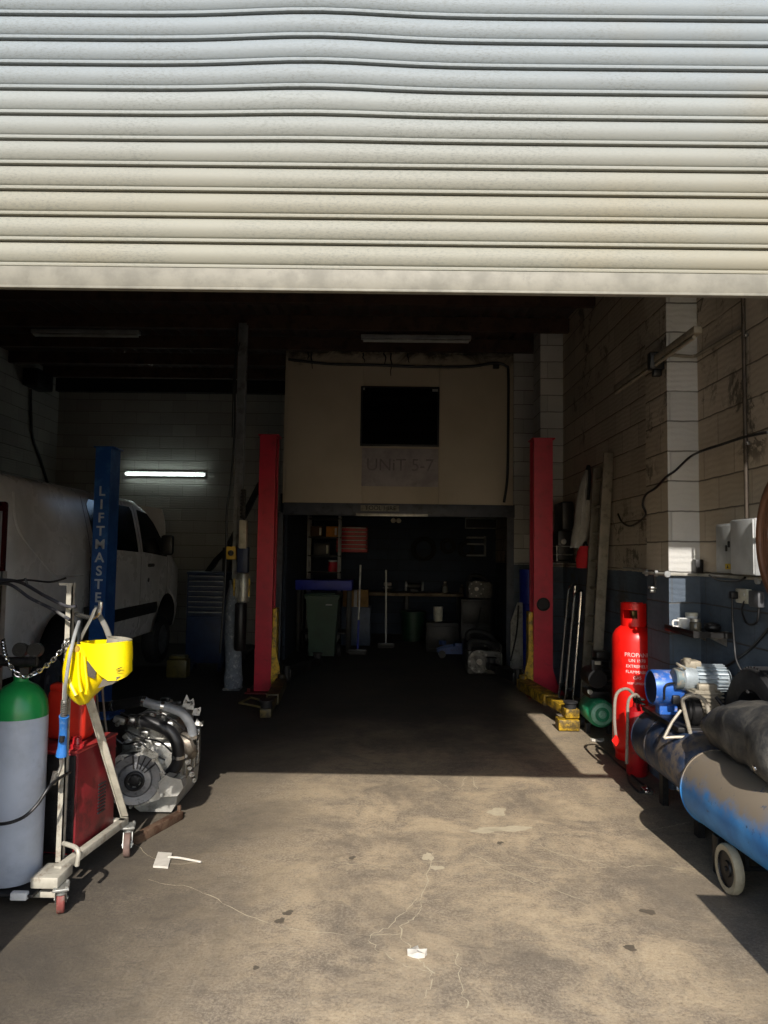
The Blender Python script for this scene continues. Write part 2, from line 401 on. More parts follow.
# sheet of card with the unit number
a = at(362, 448, 10.99); b = at(438, 487, 10.99)
g = G(); g.box((a.x, 10.985, b.z), (b.x, 10.998, a.z), .002)
sg = one(g, 'hand_lettered_sign', pm('grey_white_card', '#b0a9ab', .7, 0, '#8e8886', .3, 4), 'pale card sign with faint hand lettering, directly under the dark window', 'sign')
g = G(); g.text('UNiT 5-7', .27, TR((a.x + b.x) / 2, 10.984, (a.z + b.z) / 2 + .03) @ RX(PI / 2), .0008); g.build('lettering', pm('faint_pencil', '#8f888b', .8), sg)
a = at(362, 505, 10.955); b = at(399, 511.5, 10.955)
g = G(); g.box((a.x - .02, 10.948, b.z), (b.x, 10.958, a.z), .001)
ls = one(g, 'name_plate', pm('dirty_plate', '#8c8a80', .6, 0, '#5b5850', .5, 8), 'small grey name plate with black letters on the steel lintel', 'sign')
g = G(); g.text('TOOL HIRE', .095, TR((a.x + b.x) / 2, 10.947, (a.z + b.z) / 2) @ RX(PI / 2), .0006); g.build('lettering', BLACK, ls)
a = at(356, 512.5, 10.95); b = at(428, 515.5, 10.95)
g = G(); g.box((a.x, 10.945, b.z - .02), (b.x, 10.957, a.z - .01), .002); struct(g, 'trim_3', GALV)
# ---- roller shutter
n = N('galvanised_slat'); p = n.pos(); P = n.sep(p)
sc_ = n.n('ShaderNodeVectorMath', operation='MULTIPLY'); n.set(sc_, 0, p); sc_.inputs[1].default_value = (1, 1, 3)
slat_id = n.math('FLOOR', n.math('DIVIDE', n.math('ADD', P[2], -.04), .080))
wn = n.n('ShaderNodeTexWhiteNoise', noise_dimensions='1D'); n.set(wn, 'W', slat_id)
sp1 = n.noise(sc_.outputs[0], 75, 6, .8)
old = n.ramp(P[2], 3.25, 2.65)                                       # lower slats yellowed, with warm sun bounce painted into their colour
c = n.mix(old, h('#7b8285'), h('#838072'))  # yellowing plus painted warm sun bounce
c = n.mix(n.math('MULTIPLY', n.ramp(wn.outputs['Value'], .2, .9), .35), c, h('#8c8e88'))
c = n.mix(n.math('MULTIPLY', n.math('MULTIPLY', n.ramp(sp1, .46, .64), n.ramp(n.noise(p, 2.3, 4), .35, .6)), .55), c, h('#5f615c'))
c = n.mix(n.math('MULTIPLY', n.ramp(n.noise(p, 1.1, 5), .5, .75), .4), c, h('#8a7d60'))
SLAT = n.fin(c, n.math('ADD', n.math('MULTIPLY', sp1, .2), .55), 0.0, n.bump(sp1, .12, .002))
n.b.inputs['Specular IOR Level'].default_value = .35
rs = thing('roller_shutter', 'wide galvanised roller shutter half lowered across the workshop entrance', 'shutter', (0, YF, 2.455))
Z0 = 2.52; g = G(); prof = []
for i in range(19):
    zb = Z0 + i * .080
    prof += [(zb + .0, .014), (zb + .0040, .014)]
    prof += [(zb + .0046, -.002), (zb + .0056, -.0055), (zb + .0100, -.0068), (zb + .0150, -.0058), (zb + .0166, -.002), (zb + .0176, .005), (zb + .0192, .005)]
    for k in range(0, 13): t = k / 12; prof.append((zb + .0195 + .0600 * t, .003 - .0115 * math.sin(PI * t) ** .8))
nx = 33; vs = []; X0, X1 = -1.60, 1.54
for z, y in prof:
    for i in range(nx):
        x = X0 + (X1 - X0) * i / (nx - 1)
        dent = .012 * math.exp(-((x + .25) / .28) ** 2) * max(0, min(1, (z - 2.85) / .3))
        vs.append((x, YF + y - dent * .5, z + dent))
g.add(vs, [[r * nx + i, r * nx + i + 1, (r + 1) * nx + i + 1, (r + 1) * nx + i] for r in range(len(prof) - 1) for i in range(nx - 1)])
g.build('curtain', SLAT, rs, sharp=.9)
g = G(); g.box((X0, YF - .012, 2.462), (2.28, YF + .004, 2.522), .003); g.box((X0, YF - .012, 2.455), (2.28, YF + .010, 2.463), .001)
tag(g.build('bottom_rail', pm('shutter_bottom_rail', '#797568', .6, 0, '#615d52', .25, 12), rs), 'flat bottom rail')
for x in (-1.61,):
    g = G(); g.box((x - .035, YF + .04, 0.0), (x + .0, YF + .09, 4.1), .003); g.build('guide_channel', GALV, rs)
# ---- steel column in the middle of the roof
PAINTC = pm('grey_column_paint', '#74777a', .5, .1, '#4a4a4a', .5, 5)
t = thing('steel_column', 'slim grey steel column holding up the roof left of the left red post', 'column', (-1.865, 8.80, 0)); t['kind'] = 'structure'
g = G(); zt = roofz(8.8) - .03
g.box((-1.915, 8.75, 0), (-1.815, 8.762, zt)); g.box((-1.915, 8.85, 0), (-1.815, 8.862, zt)); g.box((-1.869, 8.75, 0), (-1.861, 8.862, zt)); g.box((-1.98, 8.7, 0), (-1.78, 8.92, .015)); g.build('shaft', PAINTC, t)
g = G(); rings = []
for k, z in enumerate((.02, .12, .3, .6, .9, 1.15, 1.28, 1.33)):
    a_ = .105 + .012 * math.sin(k * 2.1) - (.03 if z > 1.2 else 0)
    rings.append([(-1.88 + a_ * (1 + .10 * math.sin(5 * q + k)) * math.cos(q), 8.8 + .9 * a_ * (1 + .08 * math.cos(4 * q + k)) * math.sin(q), z) for q in [2 * PI * i / 20 for i in range(20)]])
g.loft(rings); tag(g.build('wrapping', pm('tattered_grey_sheet', '#6f7680', .7, 0, '#b5b6b4', .35, 14, .4), t), 'tattered grey wrapping round the foot')
# ================================================================== LEFT SIDE
# ---- white van raised a little on the blue lift
VP = pm('van_white_paint', '#cfcfd0', .28, 0, '#9c9a95', .15, 2, .03)
SEAM = pm('door_seam_shadow_gap', '#2a2a2b', .8)
VX = -4.10; VW = .99; V0, V1 = 5.78, 11.02
def vprof(y):
    k = (y - V0) / (V1 - V0); zt = 2.34; zb = .60; w = VW
    if y < 5.95: w -= .10 * ((5.95 - y) / .17) ** 2; zt -= .07 * ((5.95 - y) / .17)
    if y > 9.15: zt = 2.34 - .10 * min(1, (y - 9.15) / .35)
    if y > 9.5: zt = 2.24 - (y - 9.5) / .85 * .62
    if y > 10.35: zt = 1.62 - (y - 10.35) / .5 * .16
    if y > 10.85: zt = 1.46 - (y - 10.85) / .17 * .35; zb = .60 + (y - 10.85) / .17 * .12
    if y > 10.45: w -= .17 * ((y - 10.45) / .57) ** 1.6
    return w, zb, zt
def vside(y, z):
    w, zb, zt = vprof(y)
    if z > 1.62: w -= .13 * ((z - 1.62) / .6) ** 1.25
    if z < .95: w -= .05 * ((.95 - z) / .35) ** 2
    return VX + w
ST = [V0, 5.82, 5.88, 5.95, 6.2, 6.6, 7.2, 7.8, 8.4, 8.95, 9.15, 9.35, 9.5, 9.7, 9.95, 10.2, 10.35, 10.5, 10.65, 10.78, 10.87, 10.95, V1]
rings = []
for y in ST:
    w, zb, zt = vprof(y); R = []
    zs = [zb + (min(1.62, zt - .14) - zb) * i / 6 for i in range(7)] + [1.62 + (zt - .12 - 1.62) * i / 4 for i in range(1, 5)] if zt > 1.9 else [zb + (zt - .1 - zb) * i / 10 for i in range(11)]
    half = [(VX + w - .10, zb - .02)] + [(vside(y, z), z) for z in zs]
    xe = half[-1][0]
    half += [(xe - .035, zt - .06), (xe - .10, zt - .015), (xe - .25, zt + .0), (VX + .3, zt + .02)]
    R = [(x, y, z) for x, z in half] + [(2 * VX - x, y, z) for x, z in half[::-1]]
    rings.append(R)
van = thing('van', 'white panel van with its bonnet up, raised behind the blue lift post', 'van', (VX, (V0 + V1) / 2, 0))
g = G(); g.loft(rings); body = g.build('body', [VP, BPLAST], van, sharp=.75)
g = G()
for y in (6.80, 10.06):
    for sx in (1, -1): g.cyl((VX + sx * .60, y, .66), (VX + sx * 1.3, y, .66), .425, n=40)
cut = g.build('cutter', BPLAST, van)
bpy.context.view_layer.update()
md = body.modifiers.new('arches', 'BOOLEAN'); md.operation = 'DIFFERENCE'; md.object = cut; md.solver = 'EXACT'
bpy.context.view_layer.update()
dg = bpy.context.evaluated_depsgraph_get(); me = bpy.data.meshes.new_from_object(body.evaluated_get(dg)); old = body.data
body.modifiers.clear(); body.data = me; bpy.data.objects.remove(cut); body.data.name = 'body'
for q in me.polygons:
    cn = WM[van.name] @ q.center
    if abs(cn.x - VX) < .9 and cn.z < 1.12 and min(abs(cn.y - 6.8), abs(cn.y - 10.06)) < .44: q.material_index = 1
def spanel(poly, off, th, mats, name, label=None, step=.12):
    """panel following the van's side; poly in (y, z)"""
    g = G(); P2 = []
    for a, b in zip(poly, poly[1:] + poly[:1]):
        k = max(1, int(math.hypot(b[0] - a[0], b[1] - a[1]) / step))
        P2 += [(a[0] + (b[0] - a[0]) * i / k, a[1] + (b[1] - a[1]) * i / k) for i in range(k)]
    cy = sum(a[0] for a in P2) / len(P2); cz = sum(a[1] for a in P2) / len(P2)
    def pt(a, o): return (vside(a[0], a[1]) + o, a[0], a[1])
    n_ = len(P2); vs = [pt(a, off) for a in P2] + [pt((cy + .5 * (a[0] - cy), cz + .5 * (a[1] - cz)), off) for a in P2] + [pt((cy, cz), off)] + [pt(a, off - th) for a in P2]
    fs = []
    for i in range(n_):
        j = (i + 1) % n_; fs += [[i, j, n_ + j, n_ + i], [n_ + i, n_ + j, 2 * n_], [i, 2 * n_ + 1 + i, 2 * n_ + 1 + j, j]]
    g.add(vs, fs); o = g.build(name, mats, van)
    if label: tag(o, label)
    return o
VGL = pm('van_tinted_glass', '#0a0b0d', .12, 0)
spanel([(7.55, 1.70), (8.84, 1.66), (8.86, 2.17), (8.8, 2.22), (7.6, 2.22), (7.52, 2.16)], .006, .03, VGL, 'side_window', 'dark sliding door window')
spanel([(9.02, 1.66), (9.98, 1.60), (9.93, 1.74), (9.62, 2.05), (9.42, 2.17), (9.06, 2.20)], .006, .03, VGL, 'side_window', 'dark front door window')
spanel([(7.30, .86), (9.52, .86), (9.58, .92), (9.56, 1.00), (7.28, 1.00)], .022, .04, BPLAST, 'rub_strip', 'black rub strip')
for y0, z0, y1, z1 in ((8.95, .70, 8.95, 2.24), (7.42, .70, 7.42, 2.24), (9.62, .70, 9.62, .98), (10.02, 1.12, 10.02, 1.6), (7.42, 1.40, 5.98, 1.40)):
    k = 14; vs = []
    dy, dz = (.006, 0) if abs(y1 - y0) < .1 else (0, .006)
    if y0 == 7.42 and y1 < 6: continue
    for i in range(k + 1):
        y = y0 + (y1 - y0) * i / k; z = z0 + (z1 - z0) * i / k
        vs += [(vside(y, z) + .002, y - dy, z - dz), (vside(y, z) + .002, y + dy, z + dz)]
    gg = G(); gg.add(vs, [[2 * i, 2 * i + 1, 2 * i + 3, 2 * i + 2] for i in range(k)]); gg.build('door_seam', SEAM, van)
# pressed panel behind the blue post
gg = G(); pts = [(6.05, 2.16), (6.02, 1.82), (6.55, 1.47), (6.75, 1.42), (7.25, 1.42)]
P3 = smooth_path([(vside(y, z) + .001, y, z) for y, z in pts], 6); gg.tube(P3, .012, 6, 1); gg.build('pressed_edge', VP, van)
for y, z, L in ((9.30, 1.49, .09),):
    gg = G(); x = vside(y, z); gg.box((x - .01, y - L, z - .022), (x + .035, y + L, z + .022), .015); gg.build('door_handle', BPLAST, van)
gg = G(); x = vside(9.25, 1.30); gg.cyl((x - .01, 9.25, 1.30), (x + .006, 9.25, 1.30), .03); gg.build('lock', BPLAST, van)
# windscreen, mirror, lamps
gg = G(); vs = []
for y in (9.56, 9.75, 9.95, 10.15, 10.3):
    w, zb, zt = vprof(y)
    for i in range(9): x = VX + (i / 4 - 1) * (w - .24); vs.append((x, y - .004, zt + .024))
gg.add(vs, [[r * 9 + i, r * 9 + i + 1, r * 9 + i + 10, r * 9 + i + 9] for r in range(4) for i in range(8)]); gg.build('windscreen', VGL, van)
for sx in (1, -1):
    gg = G(); x = VX + sx * (VW + .09); gg.box((x - .085, 9.66, 1.62), (x + .085, 9.76, 1.90), .04); gg.cyl((VX + sx * (VW - .08), 9.72, 1.66), (x, 9.71, 1.68), .03); gg.build('wing_mirror', BPLAST, van)
    gg = G(); x = VX + sx * .900; gg.box((x - .085, 5.75, 1.42), (x + .085, 5.81, 2.06), .025); tl = gg.build('tail_lamp', pm('tail_lamp_red', '#3a0b10', .2), van); gg = G(); gg.box((x - .06, 5.742, 1.47), (x + .06, 5.752, 1.98), .004); gg.build('lamp_lens', pm('lamp_lens_grey', '#8d8f93', .15), tl)
    gg = G(); x = VX + sx * .72; gg.box((x - .13, 10.85, 1.05), (x + .13, 11.0, 1.30), .05); gg.build('headlamp', pm('headlamp_clear', '#b9bec2', .1), van)
gg = G(); gg.box((VX - .8, 5.68, .62), (VX + .8, 5.82, .86), .04); gg.box((VX - .006, 5.775, .9), (VX + .006, 5.785, 2.3)); gg.build('rear_bumper', BPLAST, van)
gg = G(); vs = []
for i in range(7):
    t_ = i / 6; y = 10.38 + .28 * t_; z = 1.66 + .70 * t_; w = .80 - .12 * t_ ** 3
    for j in range(11): s_ = j / 5 - 1; vs.append((VX + s_ * w, y + .05 * (1 - s_ * s_), z - .05 * abs(s_) ** 3))
nv = len(vs); vs += [(a[0], a[1] + .025, a[2]) for a in vs]; fs = []
for r in range(6):
    for i in range(10):
        q = r * 11 + i; fs += [[q, q + 1, q + 12, q + 11], [nv + q, nv + q + 11, nv + q + 12, nv + q + 1]]
bd = [i for i in range(11)] + [11 * r + 10 for r in range(1, 7)] + [66 + i for i in range(9, -1, -1)] + [11 * r for r in range(5, 0, -1)]
for a, b in zip(bd, bd[1:] + bd[:1]): fs.append([a, b, nv + b, nv + a])
gg.add(vs, fs); tag(gg.build('bonnet', VP, van), 'raised bonnet')
def wheel(parent, c, r, w, side, rim_mat):
    ax = RY(PI / 2) if side > 0 else RY(-PI / 2); K = TR(*c) @ ax
    q = G(); q.lathe([(r * .60, -w / 2), (r * .88, -w / 2), (r * .98, -w * .36), (r, -w * .2), (r, w * .2), (r * .98, w * .36), (r * .88, w / 2), (r * .62, w / 2), (r * .6, w * .3)], K, 40)
    wh = q.build('wheel', BLACK, parent)
    q = G(); q.lathe([(0, w * .30), (r * .1, w * .32), (r * .16, w * .24), (r * .42, w * .30), (r * .56, w * .38), (r * .62, w * .42), (r * .60, -w * .3)], K, 40)
    for i in range(10):
        a_ = 2 * PI * i / 10; q.cyl((K @ V(r * .45 * math.cos(a_), r * .45 * math.sin(a_), w * .28)), (K @ V(r * .45 * math.cos(a_), r * .45 * math.sin(a_), w * .325)), r * .05, n=8)
    q.build('wheel_rim', rim_mat, wh)
for y in (6.80, 10.06):
    for sx in (1, -1): wheel(van, (VX + sx * .85, y, .44), .335, .21, sx, pm('steel_rim', '#6d6f72', .45, .6))
# ---- blue lift post with its lettering
def lift_post(root, w, d, hgt, face_y, xl, mat, foot=None, opening=-1):
    """C-section column: front web towards the street, open inner side"""
    q = G(); t_ = .012
    a, b = xl, xl + w
    # profile in x,y
    if opening < 0: poly = [(a, face_y), (b, face_y), (b, face_y + d), (a, face_y + d), (a, face_y + d - .05), (a + t_, face_y + d - .05), (a + t_, face_y + d - t_), (b - t_, face_y + d - t_), (b - t_, face_y + t_), (a + t_, face_y + t_), (a + t_, face_y + .05), (a, face_y + .05)]
    else: poly = [(b, face_y), (a, face_y), (a, face_y + d), (b, face_y + d), (b, face_y + d - .05), (b - t_, face_y + d - .05), (b - t_, face_y + d - t_), (a + t_, face_y + d - t_), (a + t_, face_y + t_), (b - t_, face_y + t_), (b - t_, face_y + .05), (b, face_y + .05)]
    q.prism(poly, .02, hgt - .012); q.box((a - .02, face_y - .006, hgt - .014), (b + .03, face_y + d + .01, hgt), .002)
    for z in (hgt * .45, hgt * .78): q.box((b - .09, face_y - .001, z), (b - .05, face_y + .002, z + .004))
    return q
bp = thing('lift_post', 'blue two-post lift column with white vertical lettering beside the van', 'vehicle lift', (-2.90, 7.28, 0))
g = lift_post(bp, .155, .26, 2.73, 7.15, -2.985, BLUE, opening=-1); g.build('column', BLUE, bp)
g = G()
for i, ch in enumerate('LIFTMASTER'):
    z = at(102, 491.5 + i * 13.3, 7.15).z
    g.text(ch, .135, TR(-2.905, 7.148, z) @ RX(PI / 2), .001, bold=.003)
tag(g.build('lettering', pm('white_lettering', '#b9c2cf', .6), bp), 'white stencilled letters')
g = G(); g.box((-3.10, 7.10, 0), (-2.72, 7.5, .02), .003)
for x in (-3.06, -2.76):
    for y in (7.13, 7.46): g.cyl((x, y, .02), (x, y, .05), .018, n=6)
g.build('base_plate', BLUE, bp)
g = G(); g.box((-3.06, 7.18, .42), (-2.99, 7.38, 1.1), .005); g.box((-3.02, 7.16, .42), (-2.97, 7.40, .62), .004); g.build('carriage', DARK, bp)
for sgn, y1 in ((1, 8.35), (-1, 7.30)):
    g = G(); p0 = V(-3.05, 7.28, .50); p1 = V(-3.62, y1, .50); d_ = (p1 - p0); L = d_.length; K = TR(*p0) @ RZ(math.atan2(d_.y, d_.x))
    g.box((0, -.05, -.05), (L * .6, .05, .05), .006, K); g.box((L * .5, -.038, -.036), (L, .038, .036), .005, K)
    arm = g.build('lift_arm', DARK, bp)
    g = G(); g.cyl(K @ V(L - .05, 0, .03), K @ V(L - .05, 0, .075), .06, n=20); g.build('rubber_pad', BLACK, arm)
# ---- welding trolley
T0 = (-1.72, 3.66, 0)
tr = thing('welding_trolley', 'grey steel welding trolley on castors with a chained post and bent hook', 'trolley', T0)
FR = pm('grimy_frame_steel', '#b5b0a2', .5, .2, '#6d5a4a', .35, 12)
zr = .175
MW = TR(-1.545, 3.45, 0) @ RZ(-.13) @ TR(1.57, -3.45, 0)
G0 = G
g = G(MW)
g.box((-1.56, 3.40, zr - .02), (-1.52, 4.04, zr + .02), .004)                   # side rail
g.box((-2.10, 3.40, zr - .02), (-2.06, 4.04, zr + .02), .004)
g.box((-2.10, 3.98, zr - .02), (-1.52, 4.02, zr + .02), .004)
g.M = None
g.box((-2.12, 3.36, .068), (-1.50, 3.42, .098), .004)                            # front cross bar, low
g.box((-1.60, 3.30, .135), (-1.475, 3.46, .185), .006)                           # corner block over the castor
g.build('chassis', FR, tr)
g = G(); g.box((-2.10, 3.29, .100), (-1.58, 3.56, .112), .002); g.M = MW; g.box((-2.06, 3.60, .150), (-1.56, 3.98, .158), .002); tag(g.build('deck', DARK, tr), 'dark bottle deck')
g = G(); g.box((-1.68, 3.28, .090), (-1.605, 3.312, .125), .006); tag(g.build('clamp', WHITE, tr), 'pale clamp on the front bar')
g = G(); pz = at(75, 583, 3.5).z
g.box((-1.572, 3.485, zr), (-1.542, 3.491, pz)); g.box((-1.548, 3.485, zr), (-1.542, 3.515, pz)); g.box((-1.61, 3.485, pz - .012), (-1.542, 3.495, pz)); g.build('post', FR, tr)
g = G(); g.box((-1.99, 3.585, .12), (-1.945, 3.592, pz + .05)); g.box((-1.952, 3.585, .12), (-1.945, 3.63, pz + .05)); tag(g.build('post', GALV, tr), 'galvanised angle post')
g = G(); a = V(-1.498, 3.535, 1.06); b = V(-1.440, 4.03, .20); d_ = (b - a); q = Matrix.Identity(4)
zax = d_.normalized(); xax = V(1, 0, 0); yax = zax.cross(xax).normalized(); xax = yax.cross(zax)
K = Matrix(((xax.x, yax.x, zax.x, a.x), (xax.y, yax.y, zax.y, a.y), (xax.z, yax.z, zax.z, a.z), (0, 0, 0, 1)))
g.box((-.018, -.004, 0), (.018, .004, d_.length), .001, K); g.box((-.018, -.004, 0), (-.014, .018, d_.length), 0, K); g.build('brace', pm('pale_brace_steel', '#cfc9b8', .45, .15, '#8d7b66', .25, 12), tr)
# hook rod with turned-up end, and the small bent hook near the ground
g = G(); P_ = [at(76, 614, 3.5), at(86, 617, 3.46), at(93, 617.5, 3.43), at(98, 614, 3.42), at(100.3, 608, 3.42), at(100.5, 602, 3.42)]
g.tube(P_, .0115, 10, 5); tag(g.build('hook', CHROME, tr), 'bright upturned hook')
g = G(); g.tube([(-1.53, 3.47, .27), (-1.49, 3.44, .275), (-1.445, 3.41, .275), (-1.425, 3.395, .255), (-1.43, 3.395, .20)], .011, 10, 5); tag(g.build('hook', FR, tr), 'low bent steel hook')
def chain(pts, lk, wire):
    q = G(); P_ = smooth_path(pts, 40); L = [0]
    for a, b in zip(P_, P_[1:]): L.append(L[-1] + (b - a).length)
    n_ = int(L[-1] / (lk * .72)); j = 0
    for i in range(n_):
        s_ = (i + .5) / n_ * L[-1]
        while j < len(L) - 2 and L[j + 1] < s_: j += 1
        c = P_[j]; t_ = (P_[j + 1] - P_[j]).normalized(); u, w = frame(t_)
        if i % 2: u, w = w, u
        pp = [c + t_ * (lk / 2 * math.cos(a)) + u * (lk * .3 * math.sin(a)) for a in [2 * PI * k / 12 for k in range(12)]]
        q.tube(pp, wire, 6, 1, True)
    return q
g = chain([at(3, 640, 3.57), at(7, 660, 3.33), at(20, 676, 3.30), at(35, 673, 3.29), at(52, 661, 3.38), at(64, 646, 3.46), at(70, 635, 3.50)], .032, .0035); g.build('chain', CHROME, tr)
def castor(parent, x, y, ztop, r, ang, mat_t):
    K = TR(x, y, 0) @ RZ(ang); q = G()
    q.box((-.045, -.035, ztop - .012), (.045, .035, ztop), .003, K); q.cyl(K @ V(0, 0, ztop - .035), K @ V(0, 0, ztop - .01), .026, n=16)
    for s_ in (-1, 1): q.add([K @ V(a, s_ * .021 + e, c) for e in (0, s_ * .004) for a, c in ((-.028, ztop - .03), (.028, ztop - .03), (.052, r - .012), (.022, r - .016))], [[0, 1, 2, 3], [7, 6, 5, 4], [0, 1, 5, 4], [1, 2, 6, 5], [2, 3, 7, 6], [3, 0, 4, 7]])
    q.cyl(K @ V(.036, -.03, r), K @ V(.036, .03, r), .008, n=10)
    for dx, dy in ((-.033, -.025), (.033, -.025), (-.033, .025), (.033, .025)): q.cyl(K @ V(dx, dy, ztop - .002), K @ V(dx, dy, ztop + .008), .007, n=6)
    co = q.build('castor', GALV, parent)
    q = G(); KK = K @ TR(.036, 0, r) @ RX(PI / 2)
    q.lathe([(r * .62, -.017), (r * .93, -.017), (r, -.012), (r, .012), (r * .93, .017), (r * .62, .017)], KK, 28); wh = q.build('castor_tyre', mat_t, co)
    q = G(); q.lathe([(.008, -.018), (r * .3, -.018), (r * .34, -.008), (r * .62, -.010), (r * .62, .010), (r * .34, .008), (r * .3, .018), (.008, .018)], KK, 24); q.build('castor_hub', CREAMP, co)
REDT = pm('faded_red_tyre', '#7d3f3a', .7, 0, '#6d6054', .5, 14)
castor(tr, -1.475, 3.34, .135, .062, PI * .62, REDT); castor(tr, -1.415, 4.02, .155, .062, -PI * .42, pm('grey_red_tyre', '#6f5a52', .7, 0, '#4a3a34', .4, 14))
castor(tr, -2.06, 3.40, .092, .040, PI / 2, REDT); castor(tr, -2.06, 4.00, .155, .062, PI / 2, REDT)
# ---- welding set standing on the trolley
wm = thing('welding_machine', 'dark red welding set with vented panels standing on the trolley deck', 'welder', (-1.72, 3.80, .160))
RC = pm('dark_red_enamel', '#7d1820', .5, 0, '#3d0d10', .5, 5, .1)
g = G(MW); g.box((-1.895, 3.60, .160), (-1.575, 3.975, .655), .006); g.build('cabinet', RC, wm)
g = G(MW); g.box((-1.905, 3.592, .655), (-1.568, 3.978, .668), .004); tag(g.build('lid', pm('bright_red_enamel', '#a33230', .45, 0, '#5a1616', .2, 5), wm), 'brighter red lid edge')
g = G(MW); g.box((-1.885, 3.590, .17), (-1.585, 3.602, .645), .004)
for i in range(12):
    for j in range(9): g.cyl((-1.70 + j * .0125, 3.5905, .22 + i * .02), (-1.70 + j * .0125, 3.587, .22 + i * .02), .0045, n=6)
tag(g.build('front_panel', DARK, wm), 'dark perforated front')
g = G(MW)
for i in range(9): g.box((-1.576, 3.80, .29 + i * .018), (-1.568, 3.87, .297 + i * .018))
tag(g.build('side_vent', BLACK, wm), 'black louvre slots')
g = G(MW); g.cyl((-1.62, 3.66, .668), (-1.62, 3.66, .69), .035); g.cyl((-1.62, 3.66, .69), (-1.62, 3.66, .72), .025, .02); tag(g.build('filler_cap', pm('glossy_red_knob', '#b8262c', .25), wm), 'shiny red knob')
# ---- red can on the welder
fc = thing('fuel_can', 'bright red plastic can standing on top of the welding set', 'can', (-1.75, 3.80, .670))
RP = pm('red_plastic_can', '#d8301f', .45, 0, '#7c1a14', .2, 6)
g = G(MW); g.box((-1.855, 3.74, .672), (-1.64, 3.88, .93), .03, seg=3); g.box((-1.85, 3.752, .915), (-1.75, 3.868, .965), .02); g.build('body', RP, fc)
g = G(MW); g.tube([(-1.74, 3.81, .925), (-1.735, 3.81, .975), (-1.68, 3.81, .98), (-1.645, 3.81, .925)], .013, 10, 5); g.build('handle', RP, fc)
g = G(MW); g.cyl((-1.80, 3.81, .96), (-1.80, 3.81, 1.0), .024); g.build('cap', BPLAST, fc)
# ---- gas bottle
gb = thing('gas_cylinder', 'tall grey-white gas bottle with green shoulder chained on the trolley', 'gas bottle', (-1.755, 3.445, .114))
K = TR(-1.755, 3.445, .114); rb = .128; g = G()
g.lathe([(0, .012), (.09, 0), (rb - .01, .008), (rb, .03), (rb, .76)], K, 48); g.build('body', pm('bottle_grey_white', '#b3bac6', .35, 0, '#8d93a0', .25, 3, .03), gb)
g = G(); g.lathe([(rb, .76), (rb - .001, .785), (rb * .94, .83), (rb * .80, .87), (rb * .58, .90), (rb * .32, .918), (.033, .925), (.033, .965), (0, .965)], K, 48); tag(g.build('shoulder', pm('bottle_green', '#1f8a46', .32, 0, '#176b38', .3, 5, .03), gb), 'green shoulder')
g = G(); g.cyl(K @ V(0, 0, .95), K @ V(0, 0, .99), .042, n=6); g.box((-1.78, 3.42, 1.09), (-1.73, 3.47, 1.15), .008); g.cyl((-1.755, 3.445, 1.15), (-1.755, 3.445, 1.19), .012); g.lathe([(.0, .03), (.03, .03), (.034, .02), (.034, .005), (.012, 0)], TR(-1.755, 3.445, 1.175), 24); g.build('valve', BPLAST, gb)
rg = None
g = G()
g.cyl((-1.87, 3.40, 1.135), (-1.66, 3.40, 1.135), .022); g.box((-1.885, 3.36, 1.10), (-1.835, 3.43, 1.165), .01)

for x in (-1.735, -1.665): g.cyl((x, 3.40, 1.12), (x, 3.40, 1.185), .009, n=10)
rg = g.build('regulator', DARK, gb)
for x, y in ((-1.735, 3.385), (-1.665, 3.39)):
    g = G(); g.cyl((x, y + .02, 1.19), (x, y - .012, 1.195), .033, n=28); g.cyl((x, y - .012, 1.195), (x, y - .015, 1.195), .027, n=28); g.build('gauge', pm('gauge_face', '#2e2d2b', .35, 0, '#6f6d64', .2, 30), rg)
# ---- welding torch and its cables
wt = thing('welding_torch', 'blue-handled welding torch hanging by its cable from the trolley hook', 'torch', at(63, 730, 3.42))
tp = [at(79, 622, 3.42), at(75, 634, 3.30), at(70, 655, 3.24), at(66.5, 678, 3.25), at(65, 692, 3.29), at(65, 702, 3.33)]
g = G(); g.tube(tp, .0085, 10, 8); tag(g.build('cable', GREY, wt), 'grey cable')
a, b = at(65, 700, 3.33), at(64, 716, 3.37); g = G()
P_ = [a + (b - a) * (i / 90) + V(.016 * math.cos(i * 2 * PI / 10), .016 * math.sin(i * 2 * PI / 10), 0) for i in range(91)]; g.tube(P_, .0028, 6, 1); g.cyl(a, b, .009); g.build('spring', STEEL, wt)
c_ = at(61.5, 756, 3.41); g = G(); g.tube([b, at(63.6, 726, 3.39), at(63, 738, 3.40), c_], lambda t: .0225 - .004 * math.sin(PI * t) + .003 * (t > .85), 14, 6); tag(g.build('handle', pm('torch_blue', '#2f6fb8', .4, 0, '#7d93ab', .25, 12), wt), 'blue handle')
g = G(); g.tube([at(62, 736, 3.375), at(61.5, 742, 3.375)], .012, 10, 1); g.build('trigger', BPLAST, wt)
g = G(); g.tube([c_, at(61, 766, 3.41), at(57, 776, 3.4)], .008, 10, 6); g.cyl(at(56, 772, 3.4), at(53, 784, 3.4), .014); g.build('neck', STEEL, wt)
g = G()
g.tube([at(70, 772, 3.52), at(52, 784, 3.33), at(36, 806, 3.27), at(20, 819, 3.24), at(-4, 824, 3.24), at(-30, 815, 3.4)], .0075, 10, 10)
one(g, 'earth_cable', BPLAST, 'thin black cable drooping across the front of the gas bottle', 'cable')
g = G(); g.tube([at(-20, 581, 3.56), at(4, 580, 3.55), at(22, 583, 3.53), at(45, 596, 3.47), at(66, 606, 3.445), at(76, 606.5, 3.44)], .0085, 10, 8)
g.tube([at(-20, 585, 3.54), at(8, 584, 3.53), at(30, 598, 3.50), at(52, 609, 3.44), at(70, 620, 3.405)], .008, 10, 8)
